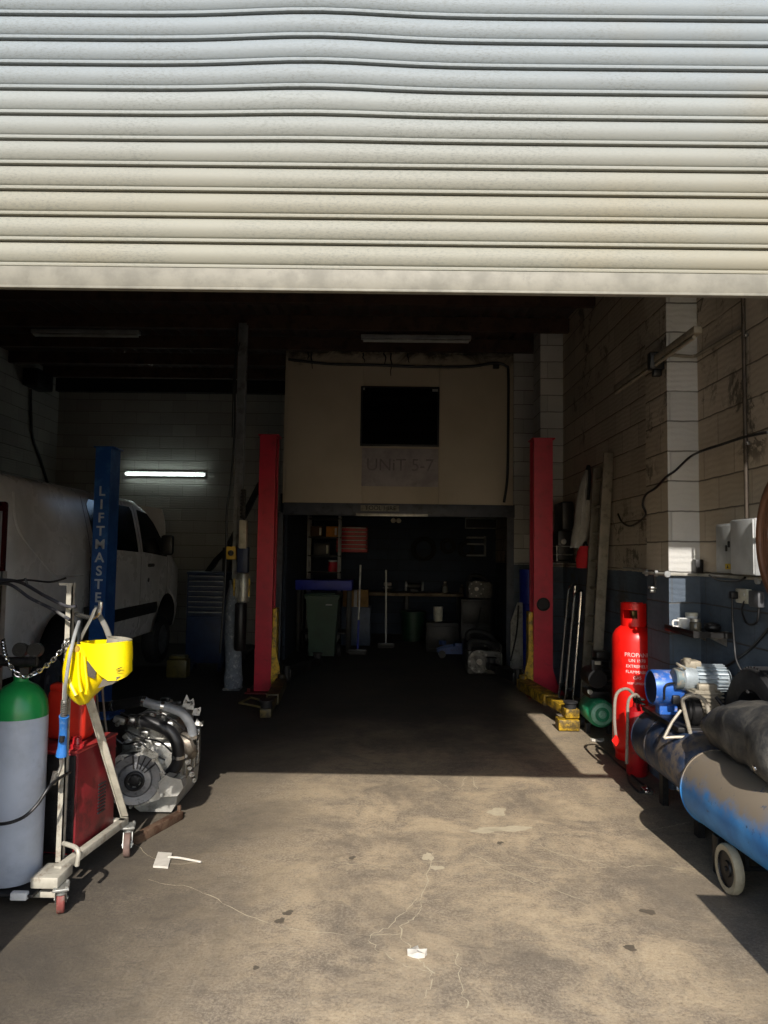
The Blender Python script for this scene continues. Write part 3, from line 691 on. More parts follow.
one(g, 'torch_cable', pm('dark_grey_cable', '#34343a', .5, 0, '#8b8983', .35, 7), 'pair of dark welding cables running from the left post to the trolley hook', 'cable')
g = G(); g.tube([at(2, 583, 3.50), at(25, 580, 3.50), at(50, 582, 3.49), at(66, 578, 3.48)], .005, 8, 8); g.tube([at(25, 578, 3.50), at(27, 584, 3.5)], .006, 8, 1)
one(g, 'stiff_wire', BPLAST, 'thin black wire arm sticking out above the welding cables', 'wire')
g = G()
for off in (0, 6):
    g.tube([at(96 + off, 685, 3.90), at(99 + off, 720, 4.06), at(105 + off * .9, 755, 4.16), at(116 + off * .4, 790, 4.18), at(120, 802, 4.18)], .0065, 8, 8)
one(g, 'gas_hose', pm('grey_hose', '#6a655e', .6), 'pair of grey hoses hanging below the yellow helmet in front of the engine', 'hose')
# ---- yellow welding helmet
hm = thing('welding_helmet', 'bright yellow welding helmet hanging from the hook of the trolley', 'helmet', at(97, 700, 3.42))
YH = pm('helmet_yellow', '#f0d400', .38, 0, '#c9a800', .25, 5, .05)
HY = 3.372
def hring(py, x0, x1, d, dx=0, k=26, tilt=0):
    a = at(x0, py, HY); b = at(x1, py, HY); cx = (a.x + b.x) / 2; w = (b.x - a.x) / 2; R = []
    for i in range(k):
        q = 2 * PI * i / k; e = .75
        cxq = math.copysign(abs(math.cos(q)) ** e, math.cos(q)); syq = math.copysign(abs(math.sin(q)) ** e, math.sin(q))
        z = at((x0 + x1) / 2, py, HY).z + tilt * cxq
        R.append((cx + w * cxq, HY + d * syq, z))
    return R
rows = [(642, 72.5, 130, .095, .008), (650, 69, 131, .10, .006), (660, 66.5, 131, .10, .004), (668, 65, 129, .098, .006), (676, 65, 124, .092, .016), (684, 67, 112, .08, .02), (692, 71, 102, .062, .018), (699, 76, 93, .042, .012), (704, 80, 88, .02, .004)]
g = G(); out = [hring(a, b, c, d, tilt=t_) for a, b, c, d, t_ in rows]; inn = [hring(a - .5, b + 1.6, c - 1.6, d - .008, tilt=t_) for a, b, c, d, t_ in rows[:-1]]
g.loft(out, False); g.loft(inn, False); k = 26
nv = len(g.v); g.add(out[0] + inn[0], [[i, (i + 1) % k, k + (i + 1) % k, k + i] for i in range(k)]); g.add(out[-1], [list(range(k))]); g.build('shell', YH, hm, sharp=1.0)
# brow piece overlapping the front of the shell
g = G(); vs = []; nU, nW = 18, 9
low = [(84, 650), (90, 664), (98, 674), (108, 681), (118, 680.5), (126, 677), (131.8, 671)]
def lowp(t):
    s_ = t * (len(low) - 1); i = min(int(s_), len(low) - 2); f = s_ - i; return (low[i][0] * (1 - f) + low[i + 1][0] * f, low[i][1] * (1 - f) + low[i + 1][1] * f)
up = [(80, 641), (131.5, 640.5)]
for i in range(nU + 1):
    t = i / nU; lx, ly = lowp(t); ux = up[0][0] + (up[1][0] - up[0][0]) * t; uy = 642 + 3.2 * math.sin(PI * t) * 1.0 - 1.2 * t
    for j in range(nW + 1):
        s_ = j / nW; x = ux * (1 - s_) + lx * s_; y_ = uy * (1 - s_) + ly * s_
        cxn = (x - 99) / 33; dep = .118 * max(.0, 1 - abs(cxn) ** 2.6) ** .42 if abs(cxn) < 1 else 0
        vs.append(at(x, y_, HY - dep - .004))
nv = len(vs); vs += [v + V(0, .008, 0) for v in vs]; fs = []
for i in range(nU):
    for j in range(nW):
        q = i * (nW + 1) + j; fs += [[q, q + 1, q + nW + 2, q + nW + 1], [nv + q, nv + q + nW + 1, nv + q + nW + 2, nv + q + 1]]
for i in range(nU):
    for q, r in (((i) * (nW + 1), (i + 1) * (nW + 1)), ((i + 1) * (nW + 1) + nW, i * (nW + 1) + nW)): fs.append([q, r, nv + r, nv + q])
g.add(vs, fs); tag(g.build('visor', YH, hm, sharp=1.0), 'overlapping yellow brow piece')
# raised side ribs, lens window, grey facets
for pp, r_ in (([(70, 648), (68.5, 665), (70, 682), (76, 696)], .011), ([(78, 652), (78, 668), (79, 682), (81, 692)], .010), ([(84, 656), (85.5, 672), (87, 686), (86, 694)], .008)):
    g = G(); g.tube([at(a_, b_, HY - .118 * max(.05, 1 - abs((a_ - 97) / 35) ** 2.2) ** .45) for a_, b_ in pp], r_, 8, 6); g.build('side_rib', YH, hm)
def facet(pts, name, m, off=.006):
    q = G(); vs = [at(x, y_, HY - .10 - off) for x, y_ in pts]; n_ = len(vs); vs += [v + V(0, .05, 0) for v in vs]
    q.add(vs, [list(range(n_)), list(range(n_, 2 * n_))[::-1]] + [[i, (i + 1) % n_, n_ + (i + 1) % n_, n_ + i] for i in range(n_)]); return q.build(name, m, hm)
tag(facet([(87, 661), (96, 671), (95, 679), (87.5, 676)], 'side_window', pm('helmet_grey_lens', '#57524a', .25)), 'dark grey side window')
tag(facet([(103, 679), (120, 676.5), (113, 684), (98, 688)], 'lens', pm('helmet_tinted_lens', '#6f695f', .2), .012), 'tinted lens')
g = G(); q = at(77.5, 649, HY - .085); g.lathe([(0, .016), (.012, .015), (.017, .008), (.018, 0)], TR(*q) @ RX(PI / 2), 20); tag(g.build('pivot_knob', pm('knob_bronze', '#a88a3a', .4), hm), 'brownish pivot knob')
g = G(); q = at(119, 669.5, HY - .118)
g.prism([(-.016, -.004), (.012, .008), (.016, .013), (-.004, .006)], 0, .003, TR(*q) @ RX(PI / 2)); g.prism([(-.012, -.016), (.006, -.008), (.014, -.003), (-.004, -.009)], 0, .003, TR(*q) @ RX(PI / 2)); tag(g.build('emblem', BPLAST, hm), 'small black flash mark')
g = G(); K = TR(*at(119, 643.5, HY + .01)) @ RY(.12)
g.lathe([(.052, -.02), (.053, .026), (.049, .026), (.048, -.02)], K @ Matrix.Diagonal((1.1, .9, 1, 1)), 30); tag(g.build('headband', pm('dusty_grey_headband', '#8f8b7d', .6, 0, '#5e5a50', .4, 20), hm), 'dusty grey headband')
g = G(); g.tube([at(78, 645, HY), at(84, 632, HY - .01), at(91, 619, 3.385), at(94, 611.5, 3.40), at(95.5, 609.5, 3.43), at(99, 615, 3.462), at(106, 628, 3.45), at(112, 645, HY + .03)], .006, 8, 8, flat=2.2); g.build('strap', pm('grey_strap', '#6b6962', .7), hm)
# ---- engine standing on the floor behind the trolley
en = thing('car_engine', 'removed silver car engine with black hoses standing on the floor behind the trolley', 'engine', (-1.50, 4.80, 0))
EY = 4.46
bc = at(134, 780, EY)
g = G(); R = []
for i in range(44):
    a = 2 * PI * i / 44; r_ = .172 + .012 * math.cos(9 * a) ** 3 + .018 * math.cos(2 * a + .6) + (.045 if 0.75 < a % (2 * PI) < 1.35 else 0) * 1.0
    R.append((r_ * math.cos(a), r_ * math.sin(a)))
K = TR(bc.x, EY + .02, max(bc.z, .205)) @ RZ(.25) @ RX(PI / 2)
g.prism(R, 0, .02, K); g.lathe([(.165, -.13), (.168, 0)], K, 44)
for i in range(10):
    a = 2 * PI * i / 10 + .2; g.cyl(K @ V(.158 * math.cos(a), .158 * math.sin(a), .018), K @ V(.158 * math.cos(a), .158 * math.sin(a), .036), .012, n=6)
g.build('bell_housing', ALU, en)
g = G()
g.lathe([(.155, .021), (.15, .026), (.105, .020), (.095, .03), (.058, .032), (.054, .045)], K, 40); g.build('clutch_cover', pm('dull_clutch_steel', '#8f9094', .4, .8, '#4a4b4f', .4, 16), en)
g = G(); g.torus(.050, .010, K @ TR(0, 0, .048), 28, 8); g.lathe([(0, .04), (.022, .042), (.034, .036)], K, 24)
for i in range(6):
    a = 2 * PI * i / 6; g.cyl(K @ V(.034 * math.cos(a), .034 * math.sin(a), .04), K @ V(.034 * math.cos(a), .034 * math.sin(a), .052), .008, n=6)
for i in range(5):
    a = .3 + i * .25; g.box((-.004, .07, .028), (.004, .15, .036), 0, K @ RZ(a - 1.2))
tag(g.build('crank_boss', DARK, en), 'dark ring in the middle')
g = G(); ex, ez = bc.x + .035, 0
g.box((ex - .17, 4.58, .17), (ex + .20, 5.15, .46), .03); g.box((ex - .15, 4.62, .46), (ex + .15, 5.12, .58), .02)
for i in range(5): g.box((ex + .195, 4.62 + i * .10, .2), (ex + .215, 4.65 + i * .10, .44), .006)
for i in range(4): g.cyl((ex - .02, 4.70 + i * .12, .57), (ex - .02, 4.70 + i * .12, .625), .03, n=14)
g.build('block', ALU, en)
g = G(); g.loft([[(ex + sx * w + dx, y, z) for sx, y in ((-1, 4.60), (1, 4.60), (1, 5.1), (-1, 5.1))] for w, z, dx in ((.10, .02, .06), (.15, .07, .04), (.18, .18, .02))]); g.build('sump', pm('sump_grey', '#b5b3ab', .5, .4, '#5c5850', .4, 9), en)
def hose(pts, r, name, m, label=None, n=16, bands=(), par=None):
    q = G(); q.tube(pts, r, n, 8); o = q.build(name, m, par or en)
    for i, b in enumerate(bands):
        q = G(); P_ = smooth_path(pts, 8); k = int(b * (len(P_) - 2)); rr = (r(b) if callable(r) else r) + .004; q.cyl(P_[k], P_[k] + (P_[k + 1] - P_[k]).normalized() * .022, rr, n=20); q.build('hose_clip', CHROME, o)
    if label: tag(o, label)
    return o
GP = pm('grey_intake_pipe', '#7f8286', .4, .2, '#55565a', .3, 8)
hose([at(98, 707, 4.70), at(112, 706, 4.66), at(130, 703, 4.62), at(142, 701, 4.60)], .032, 'intake_hose', BPLAST, 'black intake hose', bands=(.35,))
hose([at(142, 701, 4.60), at(155, 705, 4.60), at(170, 708, 4.62), at(183, 714, 4.66), at(191, 726, 4.70), at(193, 738, 4.72)], .030, 'charge_pipe', GP, 'grey charge pipe', bands=(.02, .3, .95))
hose([at(134, 722, 4.56), at(145, 721, 4.54), at(160, 726, 4.54), at(172, 734, 4.55), at(178, 748, 4.56), at(177, 764, 4.58), at(170, 773, 4.60)], .038, 'coolant_hose', BPLAST, 'fat black bent hose', bands=(.12, .75))
g = G(); q = at(134, 721, 4.55); g.cyl(q - V(.03, 0, 0), q + V(.03, 0, -.003), .043, n=24); g.build('hose_union', CHROME, en)
g = G(); q = at(186, 744, 4.72)
g.lathe([(.02, -.06), (.06, -.05), (.078, 0), (.06, .05), (.03, .06)], TR(*q) @ RY(1.2), 24); g.cyl(q + V(-.02, .05, -.02), q + V(.0, .14, -.10), .045, n=16); g.box(q + V(-.09, -.02, -.12), q + V(-.02, .06, .04), .012); g.build('turbocharger', pm('turbo_casting', '#8a8378', .5, .7, '#5a4534', .4, 14), en)
random.seed(3)
g = G()
for px, py, s_, a in ((120, 720, .07, .3), (128, 738, .06, .8), (137, 748, .07, .2), (150, 742, .06, 1.1), (156, 752, .05, .4), (165, 714, .035, .5), (145, 732, .05, .2), (112, 745, .05, .9)):
    q = at(px, py, 4.60); g = G(); g.cbox((0, 0, 0), (s_ * 1.1, .05, s_ * .6), .008, TR(*q) @ RY(a)); g.cyl(q, q + V(.0, -.05, -.02), .014, n=10); g.build('bracket', ALU, en)
g = G()
for px, py, dx, dy in ((190, 706, .03, .05), (196, 712, .05, .03), (199, 722, .05, -.02), (186, 704, .0, .06), (195, 734, .04, -.04)):
    q = at(px, py, 4.74); g.prism([(-.025, -.02), (.025, -.025), (.03, .01), (dx * .6, dy), (-.015, .022)], -.006, .006, TR(*q) @ RX(PI / 2 - .3))
    g.cyl(q + V(dx * .3, -.02, dy * .3), q + V(dx * .3, .02, dy * .3), .01, n=8)
for i in range(7):
    q = at(180 + i * 2.2, 742 + i * 6, 4.7); g.cyl(q, q + V(.02, -.05, .0), .014 + .004 * (i % 2), n=10)
g.build('manifold_flange', ALU, en)
g = G()
for pts in ([(120, 712), (132, 716), (150, 712), (168, 717), (185, 730)], [(125, 730), (140, 737), (160, 742), (172, 752)], [(112, 735), (124, 744), (140, 742), (150, 752), (165, 760)], [(152, 762), (160, 770), (172, 778), (180, 772)], [(130, 765), (133, 756), (141, 752)]):
    g.tube([at(a, b, 4.50 + .03 * math.sin(i * 2)) for i, (a, b) in enumerate(pts)], .006, 6, 8)
tag(g.build('wiring_loom', BPLAST, en), 'black wiring loom')
for i in range(12):
    q = at(random.uniform(120, 190), random.uniform(699, 708), 4.75); g = G(); g.cbox(q, (.04, .03, .03), .006); g.build('connector', BPLAST, en)
g = G(); q = at(172, 785, 4.52); g.prism([(-.06, -.06), (.05, -.05), (.085, .0), (.07, .05), (-.03, .07), (-.07, .03)], -.03, .05, TR(*q) @ RX(PI / 2)); g.build('gearbox_mount', pm('bright_casting', '#cfcdc6', .35, .6, '#77746c', .3, 12), en)
# steel tube lying on the floor in front of the engine
g = G(); a = fl(134, 839, .03); b = fl(180, 814, .03); d_ = (b - a); K = TR(a.x, a.y, 0) @ RZ(math.atan2(d_.y, d_.x)); L = math.hypot(d_.x, d_.y)
g.box((0, -.025, 0), (L, .025, .05), .004, K); g.cyl(K @ V(L - .01, 0, .05), K @ V(L - .01, 0, .085), .012, n=8)
one(g, 'steel_tube', RUST, 'rusty brown square tube lying on the floor in front of the silver engine', 'tube')
# litter
n = N('scuffed_white_plastic'); n.fin(n.mix(n.noise(n.obj(), 25, 4), h('#cfcac0'), h('#a59f93')), .7); SCR = n.m
sc = thing('scraper', 'white flat scraper with a thin handle lying on the concrete near the trolley castor', 'scraper', fl(168, 862))
g = G(); a, b, c, d = [fl(*q) for q in ((153, 868), (168, 869), (172, 855), (158, 854))]
g.add([v + V(0, 0, z) for z in (.002, .012) for v in (a, b, c, d)], [[3, 2, 1, 0], [4, 5, 6, 7], [0, 1, 5, 4], [1, 2, 6, 5], [2, 3, 7, 6], [3, 0, 4, 7]]); g.build('blade', SCR, sc)
g = G(); g.tube([fl(168, 857, .012), fl(180, 858, .012), fl(201, 862, .010)], .006, 8, 4); g.build('handle', SCR, sc)
def scrap(px, py, r, label, seed):
    random.seed(seed); q = fl(px, py); g = G(); k = 9; top = []; bot = []
    for i in range(k):
        a = 2 * PI * i / k; rr = r * random.uniform(.6, 1.1); top.append((q.x + rr * 1.3 * math.cos(a), q.y + rr * math.sin(a), .006 + random.uniform(0, .022))); bot.append((q.x + rr * 1.3 * math.cos(a), q.y + rr * math.sin(a), .002))
    g.add(top + bot + [(q.x, q.y, .024)], [[i, (i + 1) % k, 2 * k] for i in range(k)] + [[k + i, k + (i + 1) % k, (i + 1) % k, i] for i in range(k)] + [list(range(k, 2 * k))]); one(g, 'crumpled_paper', SCR, label, 'litter')
scrap(416, 955, .033, 'crumpled white scrap of paper lying alone mid floor in the sun', 2)
scrap(228, 690, .05, 'small pale scrap by the foot of the grey steel column', 5)
scrap(598, 741, .06, 'white paper scrap on the floor below the green compressor', 8)
# ================================================================== THE RED LIFT
def red_post(xl, xr, fy, label, side):
    r = thing('lift_post', label, 'vehicle lift', ((xl + xr) / 2, fy + .12, 0))
    g = lift_post(r, xr - xl, .26, 3.12, fy, xl, RED, opening=side); g.build('column', RED, r)
    g = G(); cx = (xl + xr) / 2; g.box((cx - .19, fy - .10, 0), (cx + .19, fy + .40, .02), .003)
    for x in (cx - .15, cx + .15):
        for y in (fy - .06, fy + .35): g.cyl((x, y, .02), (x, y, .06), .018, n=6)
    g.build('base_plate', pm('scraped_red_plate', '#6d1a20', .6, .2, '#3b3030', .6, 7), r)
    s = side; xi = xr if s > 0 else xl
    g = G(); g.box((min(xi, xi + s * .05) , fy + .05, .08), (max(xi, xi + s * .05), fy + .22, 1.0), .004); g.add([(xi + s * x, y, z) for y in (fy + .02, fy + .035) for x, z in ((0.0, .62), (.035, .55), (.10, .30), (.11, .12), (0, .12))], [[0, 1, 2, 3, 4], [9, 8, 7, 6, 5]] + [[i, (i + 1) % 5, 5 + (i + 1) % 5, 5 + i] for i in range(5)])
    tag(g.build('carriage', YEL, r), 'yellow carriage with gusset')
    return r
def lift_arm(r, p0, p1, w, z, pad_h, mats, label):
    p0 = V(*p0, z); p1 = V(*p1, z); d_ = p1 - p0; L = d_.length; K = TR(*p0) @ RZ(math.atan2(d_.y, d_.x)); g = G()
    g.box((0, -w / 2, -.055), (L * .62, w / 2, .055), .006, K); g.box((L * .45, -w * .38, -.04), (L - .06, w * .38, .04), .006, K); g.cyl(K @ V(.0, 0, -.09), K @ V(0, 0, .10), .045, n=18)
    g.box((L - .10, -w * .42, -.05), (L + .02, w * .42, .035), .006, K)
    a = tag(g.build('lift_arm', mats, r), label)
    g = G(); g.cyl(K @ V(L - .04, 0, .036), K @ V(L - .04, 0, .036 + pad_h), .055, n=22); g.cyl(K @ V(L - .04, 0, .036 + pad_h), K @ V(L - .04, 0, .05 + pad_h), .07, n=22); g.build('rubber_pad', BLACK, a)
    return a
rl = red_post(-1.585, -1.385, 8.60, 'red two-post lift column with yellow arms, left of the dark doorway', 1)
lift_arm(rl, (-1.25, 8.56), (-1.165, 6.98), .13, .13, .06, pm('worn_black_yellow_arm', '#5f5122', .6, 0, '#1a1815', .85, 7), 'front arm, yellow worn to black')
lift_arm(rl, (-1.22, 8.76), (-.94, 9.9), .12, .20, .06, DARK, 'dark rear arm')
g = G(); g.tube([(-1.62, 7.95, .012), (-1.35, 7.75, .012), (-1.30, 8.0, .012), (-1.55, 8.25, .012)], .012, 8, 1, True); one(g, 'wire_loop', pm('dull_brass_wire', '#8a7d55', .5, .4), 'thin wire frame lying on the floor at the foot of the left red post', 'frame')
rr = red_post(1.76, 1.99, 8.60, 'red two-post lift column with yellow arms, next to the right wall', -1)
g = G(); g.cyl((1.875, 8.592, 1.10), (1.875, 8.602, 1.10), .075, n=28); g.torus(.07, .012, TR(1.875, 8.592, 1.10) @ RX(PI / 2), 28, 8); tag(g.build('grommet', BLACK, rr), 'black round grommet')
g = G(); q = [(1.99, .36), (2.0, .30), (2.06, .12), (2.16, .02), (1.99, .02)]; g.add([(x, y, z) for y in (8.605, 8.62) for x, z in q], [[0, 1, 2, 3, 4], [9, 8, 7, 6, 5]] + [[i, (i + 1) % 5, 5 + (i + 1) % 5, 5 + i] for i in range(5)]); g.build('foot_gusset', RED, rr)
lift_arm(rr, (1.62, 8.52), (1.80, 6.98), .16, .17, .05, pm('scuffed_yellow_arm', '#b8921c', .55, 0, '#2e2718', .75, 8), 'front yellow arm')
lift_arm(rr, (1.60, 8.76), (1.40, 9.7), .13, .20, .06, DARK, 'dark rear arm')
g = G(); a = V(1.76, 7.02, .11)
g.box(a + V(-.10, -.10, -.10), a + V(.10, .06, .0), .006); g.cyl(a + V(0, -.02, -.11), a + V(0, -.02, -.02), .05, n=16); g.build('arm_foot', pm('scuffed_yellow_arm', '#b8921c', .55), rr)
# hydraulic power unit beside the left red post
pu = thing('hydraulic_power_unit', 'black and silver hydraulic power unit on the left side of the left red post', 'pump', (-1.735, 8.62, .48))
cx, cy = -1.745, 8.60
g = G(); g.lathe([(0, .50), (.06, .50), (.07, .52), (.07, 1.05), (.06, 1.07), (0, 1.07)], TR(cx - .02, cy, 0), 24); g.build('reservoir', BPLAST, pu)
g = G(); g.lathe([(.05, 1.07), (.075, 1.09), (.08, 1.12), (.08, 1.36), (.06, 1.42), (.0, 1.43)], TR(cx, cy, 0), 24)
for i in range(14): g.box((.076, -.004, 1.13), (.088, .004, 1.35), 0, TR(cx, cy, 0) @ RZ(2 * PI * i / 14))
tag(g.build('motor', pm('silver_motor', '#a7a79f', .4, .6, '#6b6a60', .3, 12), pu), 'silver finned motor')
g = G(); g.box((cx - .07, cy - .06, 1.43), (cx + .06, cy + .06, 1.74), .01); tag(g.build('valve_block', pm('dark_blue_box', '#1c2a48', .5), pu), 'dark blue box')
g = G(); g.box((cx - .045, cy - .11, 1.72), (cx + .045, cy - .02, 2.06), .01); tag(g.build('control_box', pm('ivory_box', '#b5ad99', .5, 0, '#8f8873', .3, 8), pu), 'ivory control box')
g = G()
for s_ in (-1, 1): g.box((cx + s_ * .09 - .008, cy - .085, 1.15), (cx + s_ * .09 + .008, cy - .07, 1.36)); 
g.build('bracket', YEL, pu)
g = G(); g.box((cx - .04, cy - .03, 2.08), (cx + .0, cy + .05, 2.44), .004)
for i in range(9): g.box((cx - .05, cy - .045, 2.09 + i * .04), (cx + .01, cy - .02, 2.115 + i * .04), .004)
g.build('chain_guard', DARK, pu)
# isolator switch on the column
sw = thing('isolator_switch', 'yellow isolator switch with black knob on the grey steel column', 'switch', at(231, 556, 8.72))
c_ = at(231.5, 553, 8.70); g = G(); g.box(c_ + V(-.06, -.03, -.08), c_ + V(.06, .03, .08), .01); g.build('box', pm('switch_yellow', '#c9a233', .5), sw)
g = G(); g.cyl(c_ + V(0, -.03, 0), c_ + V(0, -.05, 0), .035, n=20); g.box(c_ + V(-.008, -.06, -.03), c_ + V(.008, -.045, .03), .003); g.build('knob', BPLAST, sw)
g = G()
g.tube([(-1.93, 8.735, roofz(8.8) - .1), (-1.94, 8.735, 3.8), (-1.925, 8.735, 3.2), (-1.95, 8.73, 2.6), (-1.99, 8.72, 2.2), (-1.985, 8.71, 1.8), (-1.985, 8.68, 1.3), (-2.0, 8.68, .9), (-2.02, 8.68, .45)], .014, 8, 6)
g.tube([(-1.89, 8.735, 4.3), (-1.955, 8.735, 3.9), (-1.955, 8.735, 3.1)], .008, 8, 6)
g.tube([(-1.83, 8.72, 1.55), (-1.79, 8.70, 1.4), (-1.80, 8.69, 1.25), (-1.87, 8.68, 1.25), (-1.90, 8.68, 1.35)], .010, 8, 6)
one(g, 'column_cable', BPLAST, 'black cables running down the grey steel column past the yellow switch', 'cable')
# ================================================================== LEFT BAY BACK
lit = thing('strip_light', 'lit white strip light low on the whitewashed back wall above the van', 'strip light', at(165, 475, 13.05))
a = at(125.5, 473.5, 13.02); b = at(204, 473.5, 13.02)
g = G(); g.box((a.x - .02, 13.05, a.z - .04), (b.x + .02, 13.10, a.z + .05), .008); g.build('batten', WHITE, lit)
g = G(); g.box((a.x + .3, 13.095, a.z - .02), (b.x - .3, 13.1, a.z + .03)); g.build('wall_mount', GREY, lit)
g = G(); g.cyl((a.x, 13.02, a.z), (b.x, 13.02, a.z), .018, n=16); g.build('tube', emis('lit_tube', '#eafbf4', 8), lit)
for k, (px0, px1, py, y, lb) in enumerate(((32, 140, 333, 9.8, 'unlit grey strip light under the roof on the left, above the van'), (361, 471, 338.5, 9.7, 'unlit grey strip light under the roof in front of the cream mezzanine boards'), (92, 165, 350, 11.7, 'small unlit strip light under the roof, second one behind over the van'))):
    a = at(px0, py, y); b = at(px1, py, y); zt = a.z
    t = thing('strip_light', lb, 'strip light', ((a.x + b.x) / 2, y, zt - .03), 0, None)
    g = G(); g.box((a.x, y - .05, zt - .01), (b.x, y + .05, zt + .05), .01); g.build('batten', GREY, t)
    g = G()
    for dy in (-.025, .025): g.cyl((a.x + .03, y + dy, zt - .028), (b.x - .03, y + dy, zt - .028), .014, n=12)
    g.build('tube', pm('unlit_tube', '#b5b7b4', .3), t)
    g = G()
    for x in (a.x + .2, b.x - .2): g.cyl((x, y, zt + .04), (x, y, roofz(y) + .17), .006, n=8)
    g.build('hanger', DARK, t)
# engine crane and tool cabinet in front of the van
ec = thing('engine_crane', 'dark folding engine crane with raised boom beyond the van', 'crane', (-2.55, 11.3, 0))
g = G(); g.box((-2.62, 11.24, .06), (-2.50, 11.36, 1.75), .006); g.build('mast', DARK, ec)
g = G(); a = V(-2.56, 11.3, 1.72); b = V(-2.0, 11.0, 2.75); g.tube([a, b], .06, 4, 1); g.tube([V(-3.05, 11.5, 1.15), V(-2.75, 11.4, 1.55), a], .055, 4, 1); g.build('boom', DARK, ec)
g = G(); g.cyl((-2.55, 11.22, .9), (-2.35, 11.15, 2.05), .045, n=14); g.build('ram', DARK, ec)
g = G()
for x in (-2.95, -2.15): g.box((x - .04, 10.7, .06), (x + .04, 11.6, .14), .006); g.cyl((x, 10.75, .03), (x, 10.75, .06), .03)
g.box((-2.95, 11.26, .06), (-2.15, 11.34, .14), .006)
for x in (-2.95, -2.15):
    for y in (10.75, 11.55): g.cyl((x - .02, y, .035), (x + .02, y, .035), .035, n=16)
g.build('base', DARK, ec)
tc = thing('tool_cabinet', 'blue roller tool cabinet with many slim drawers to the left of the steel column', 'cabinet', (-2.55, 10.2, 0))
TB = pm('dull_blue_enamel', '#1d2f50', .45, .1, '#141d30', .3, 5); x0, x1, y0, y1 = -2.82, -2.28, 10.0, 10.42
g = G(); g.box((x0, y0 + .02, .12), (x1, y1, 1.36), .008); g.box((x0 - .01, y0, 1.36), (x1 + .01, y1 + .01, 1.39), .008)
for x in (x0 + .06, x1 - .06):
    for y in (y0 + .08, y1 - .06): g.cyl((x - .02, y, .06), (x + .02, y, .06), .06, n=20)
g.build('body', TB, tc)
for i in range(8):
    z = .78 + i * .072; g = G(); g.box((x0 + .02, y0, z), (x1 - .02, y0 + .02, z + .062), .004); d = g.build('drawer', pm('grey_blue_drawer', '#3c465a', .4, .2), tc); g = G(); g.box((x0 + .03, y0 - .014, z + .046), (x1 - .03, y0 + .002, z + .056), .003); g.build('handle', GALV, d)
g = G(); g.box((x0 + .02, y0, .14), (x1 - .02, y0 + .02, .75), .004); g.build('door', TB, tc)
one(G().box((-2.92, 9.5, 0), (-2.65, 9.7, .24), .02).box((-2.90, 9.52, .24), (-2.67, 9.68, .29), .02), 'oil_can', pm('dull_yellow_tin', '#5a5020', .5, 0, '#2a2618', .4, 8), 'dull yellow square can on the floor beside the blue tool cabinet', 'can')
# fitting and cable high on the left wall
sp_ = thing('wall_heater', 'dark box fixed high in the corner of the left wall', 'heater', (-6.05, 12.0, 4.45))
g = G(); g.box((-6.17, 11.7, 4.42), (-5.90, 12.25, 4.72), .03); g.build('casing', BPLAST, sp_)
g = G(); g.box((-6.2, 11.9, 4.5), (-6.16, 12.05, 4.65), .004); g.build('bracket', DARK, sp_)
g = G(); g.tube([(-6.17, 12.0, 4.42), (-6.17, 12.05, 4.0), (-6.17, 12.15, 3.6), (-6.17, 12.5, 3.2), (-6.17, 12.9, 2.6), (-6.17, 12.95, 2.0)], .022, 8, 8); one(g, 'heater_cord', BPLAST, 'black cable hanging down the left wall from the dark box', 'cable')
g = G(); g.tube([(-1.60, 10.94, 4.70), (-1.0, 10.94, 4.64), (-.3, 10.94, 4.63), (.5, 10.94, 4.61), (1.2, 10.94, 4.62), (1.62, 10.94, 4.68), (1.80, 10.94, 4.64), (1.84, 10.94, 4.5), (1.84, 10.94, 3.6), (1.83, 10.94, 2.9), (1.78, 10.94, 2.5)], .022, 8, 8); g.box((1.60, 10.94, 4.60), (1.70, 10.995, 4.70), .01)
one(g, 'mezzanine_cord', BPLAST, 'thick black cable crossing the cream boards and dropping down their right edge', 'cable')
g = G(); random.seed(11)
for x, L_ in ((-1.3, .12), (-1.24, .26), (-.42, .15), (-.1, .22), (.02, .36), (.28, .15)):
    z0 = 4.83; pts = [(x + random.uniform(-.02, .02), 10.984, z0 - L_ * i / 4) for i in range(5)]; g.tube(pts, lambda t: .014 * (1 - .6 * t), 6, 4)
one(g, 'tar_drip', BLACK, 'black tarry drips hanging over the top edge of the cream boards', 'drip')
# ================================================================== DARK BACK ROOM
wb = thing('wheelie_bin', 'tall dark green wheelie bin at the left side of the dark doorway', 'bin', (-1.03, 11.55, 0))
BG = pm('bin_green', '#143826', .5, 0, '#0f261c', .3, 5); x, y = -1.03, 11.55
g = G(); g.loft([[(x + sx * w, y + sy * d, z) for sx, sy in ((-1, -1), (1, -1), (1, 1), (-1, 1))] for w, d, z in ((.20, .24, .06), (.21, .25, .3), (.255, .31, .96), (.275, .33, .96), (.275, .33, 1.0))]); g.build('body', BG, wb)
g = G(); g.box((x - .285, y - .345, 1.0), (x + .285, y + .32, 1.035), .012); g.box((x - .2, y - .25, 1.03), (x + .2, y + .2, 1.055), .012); g.build('lid', BG, wb)
g = G(); g.tube([(x - .22, y + .34, .98), (x - .22, y + .40, 1.0), (x + .22, y + .40, 1.0), (x + .22, y + .34, .98)], .016, 8, 1); g.build('handle', BG, wb)
for s_ in (-1, 1): g = G(); g.cyl((x + s_ * .22, y + .24, .10), (x + s_ * .27, y + .24, .10), .10, n=28); g.build('wheel', BLACK, wb)
g = G(); g.box((x + .06, y - .312, .86), (x + .16, y - .296, .88), .002); tag(g.build('label_plate', GREY, wb), 'small pale plate')
bn = thing('workbench', 'workbench with a blue painted front edge behind the green wheelie bin', 'bench', (-1.0, 12.5, 0))
a = at(281, 580, 12.2); b = at(352, 580, 12.2)
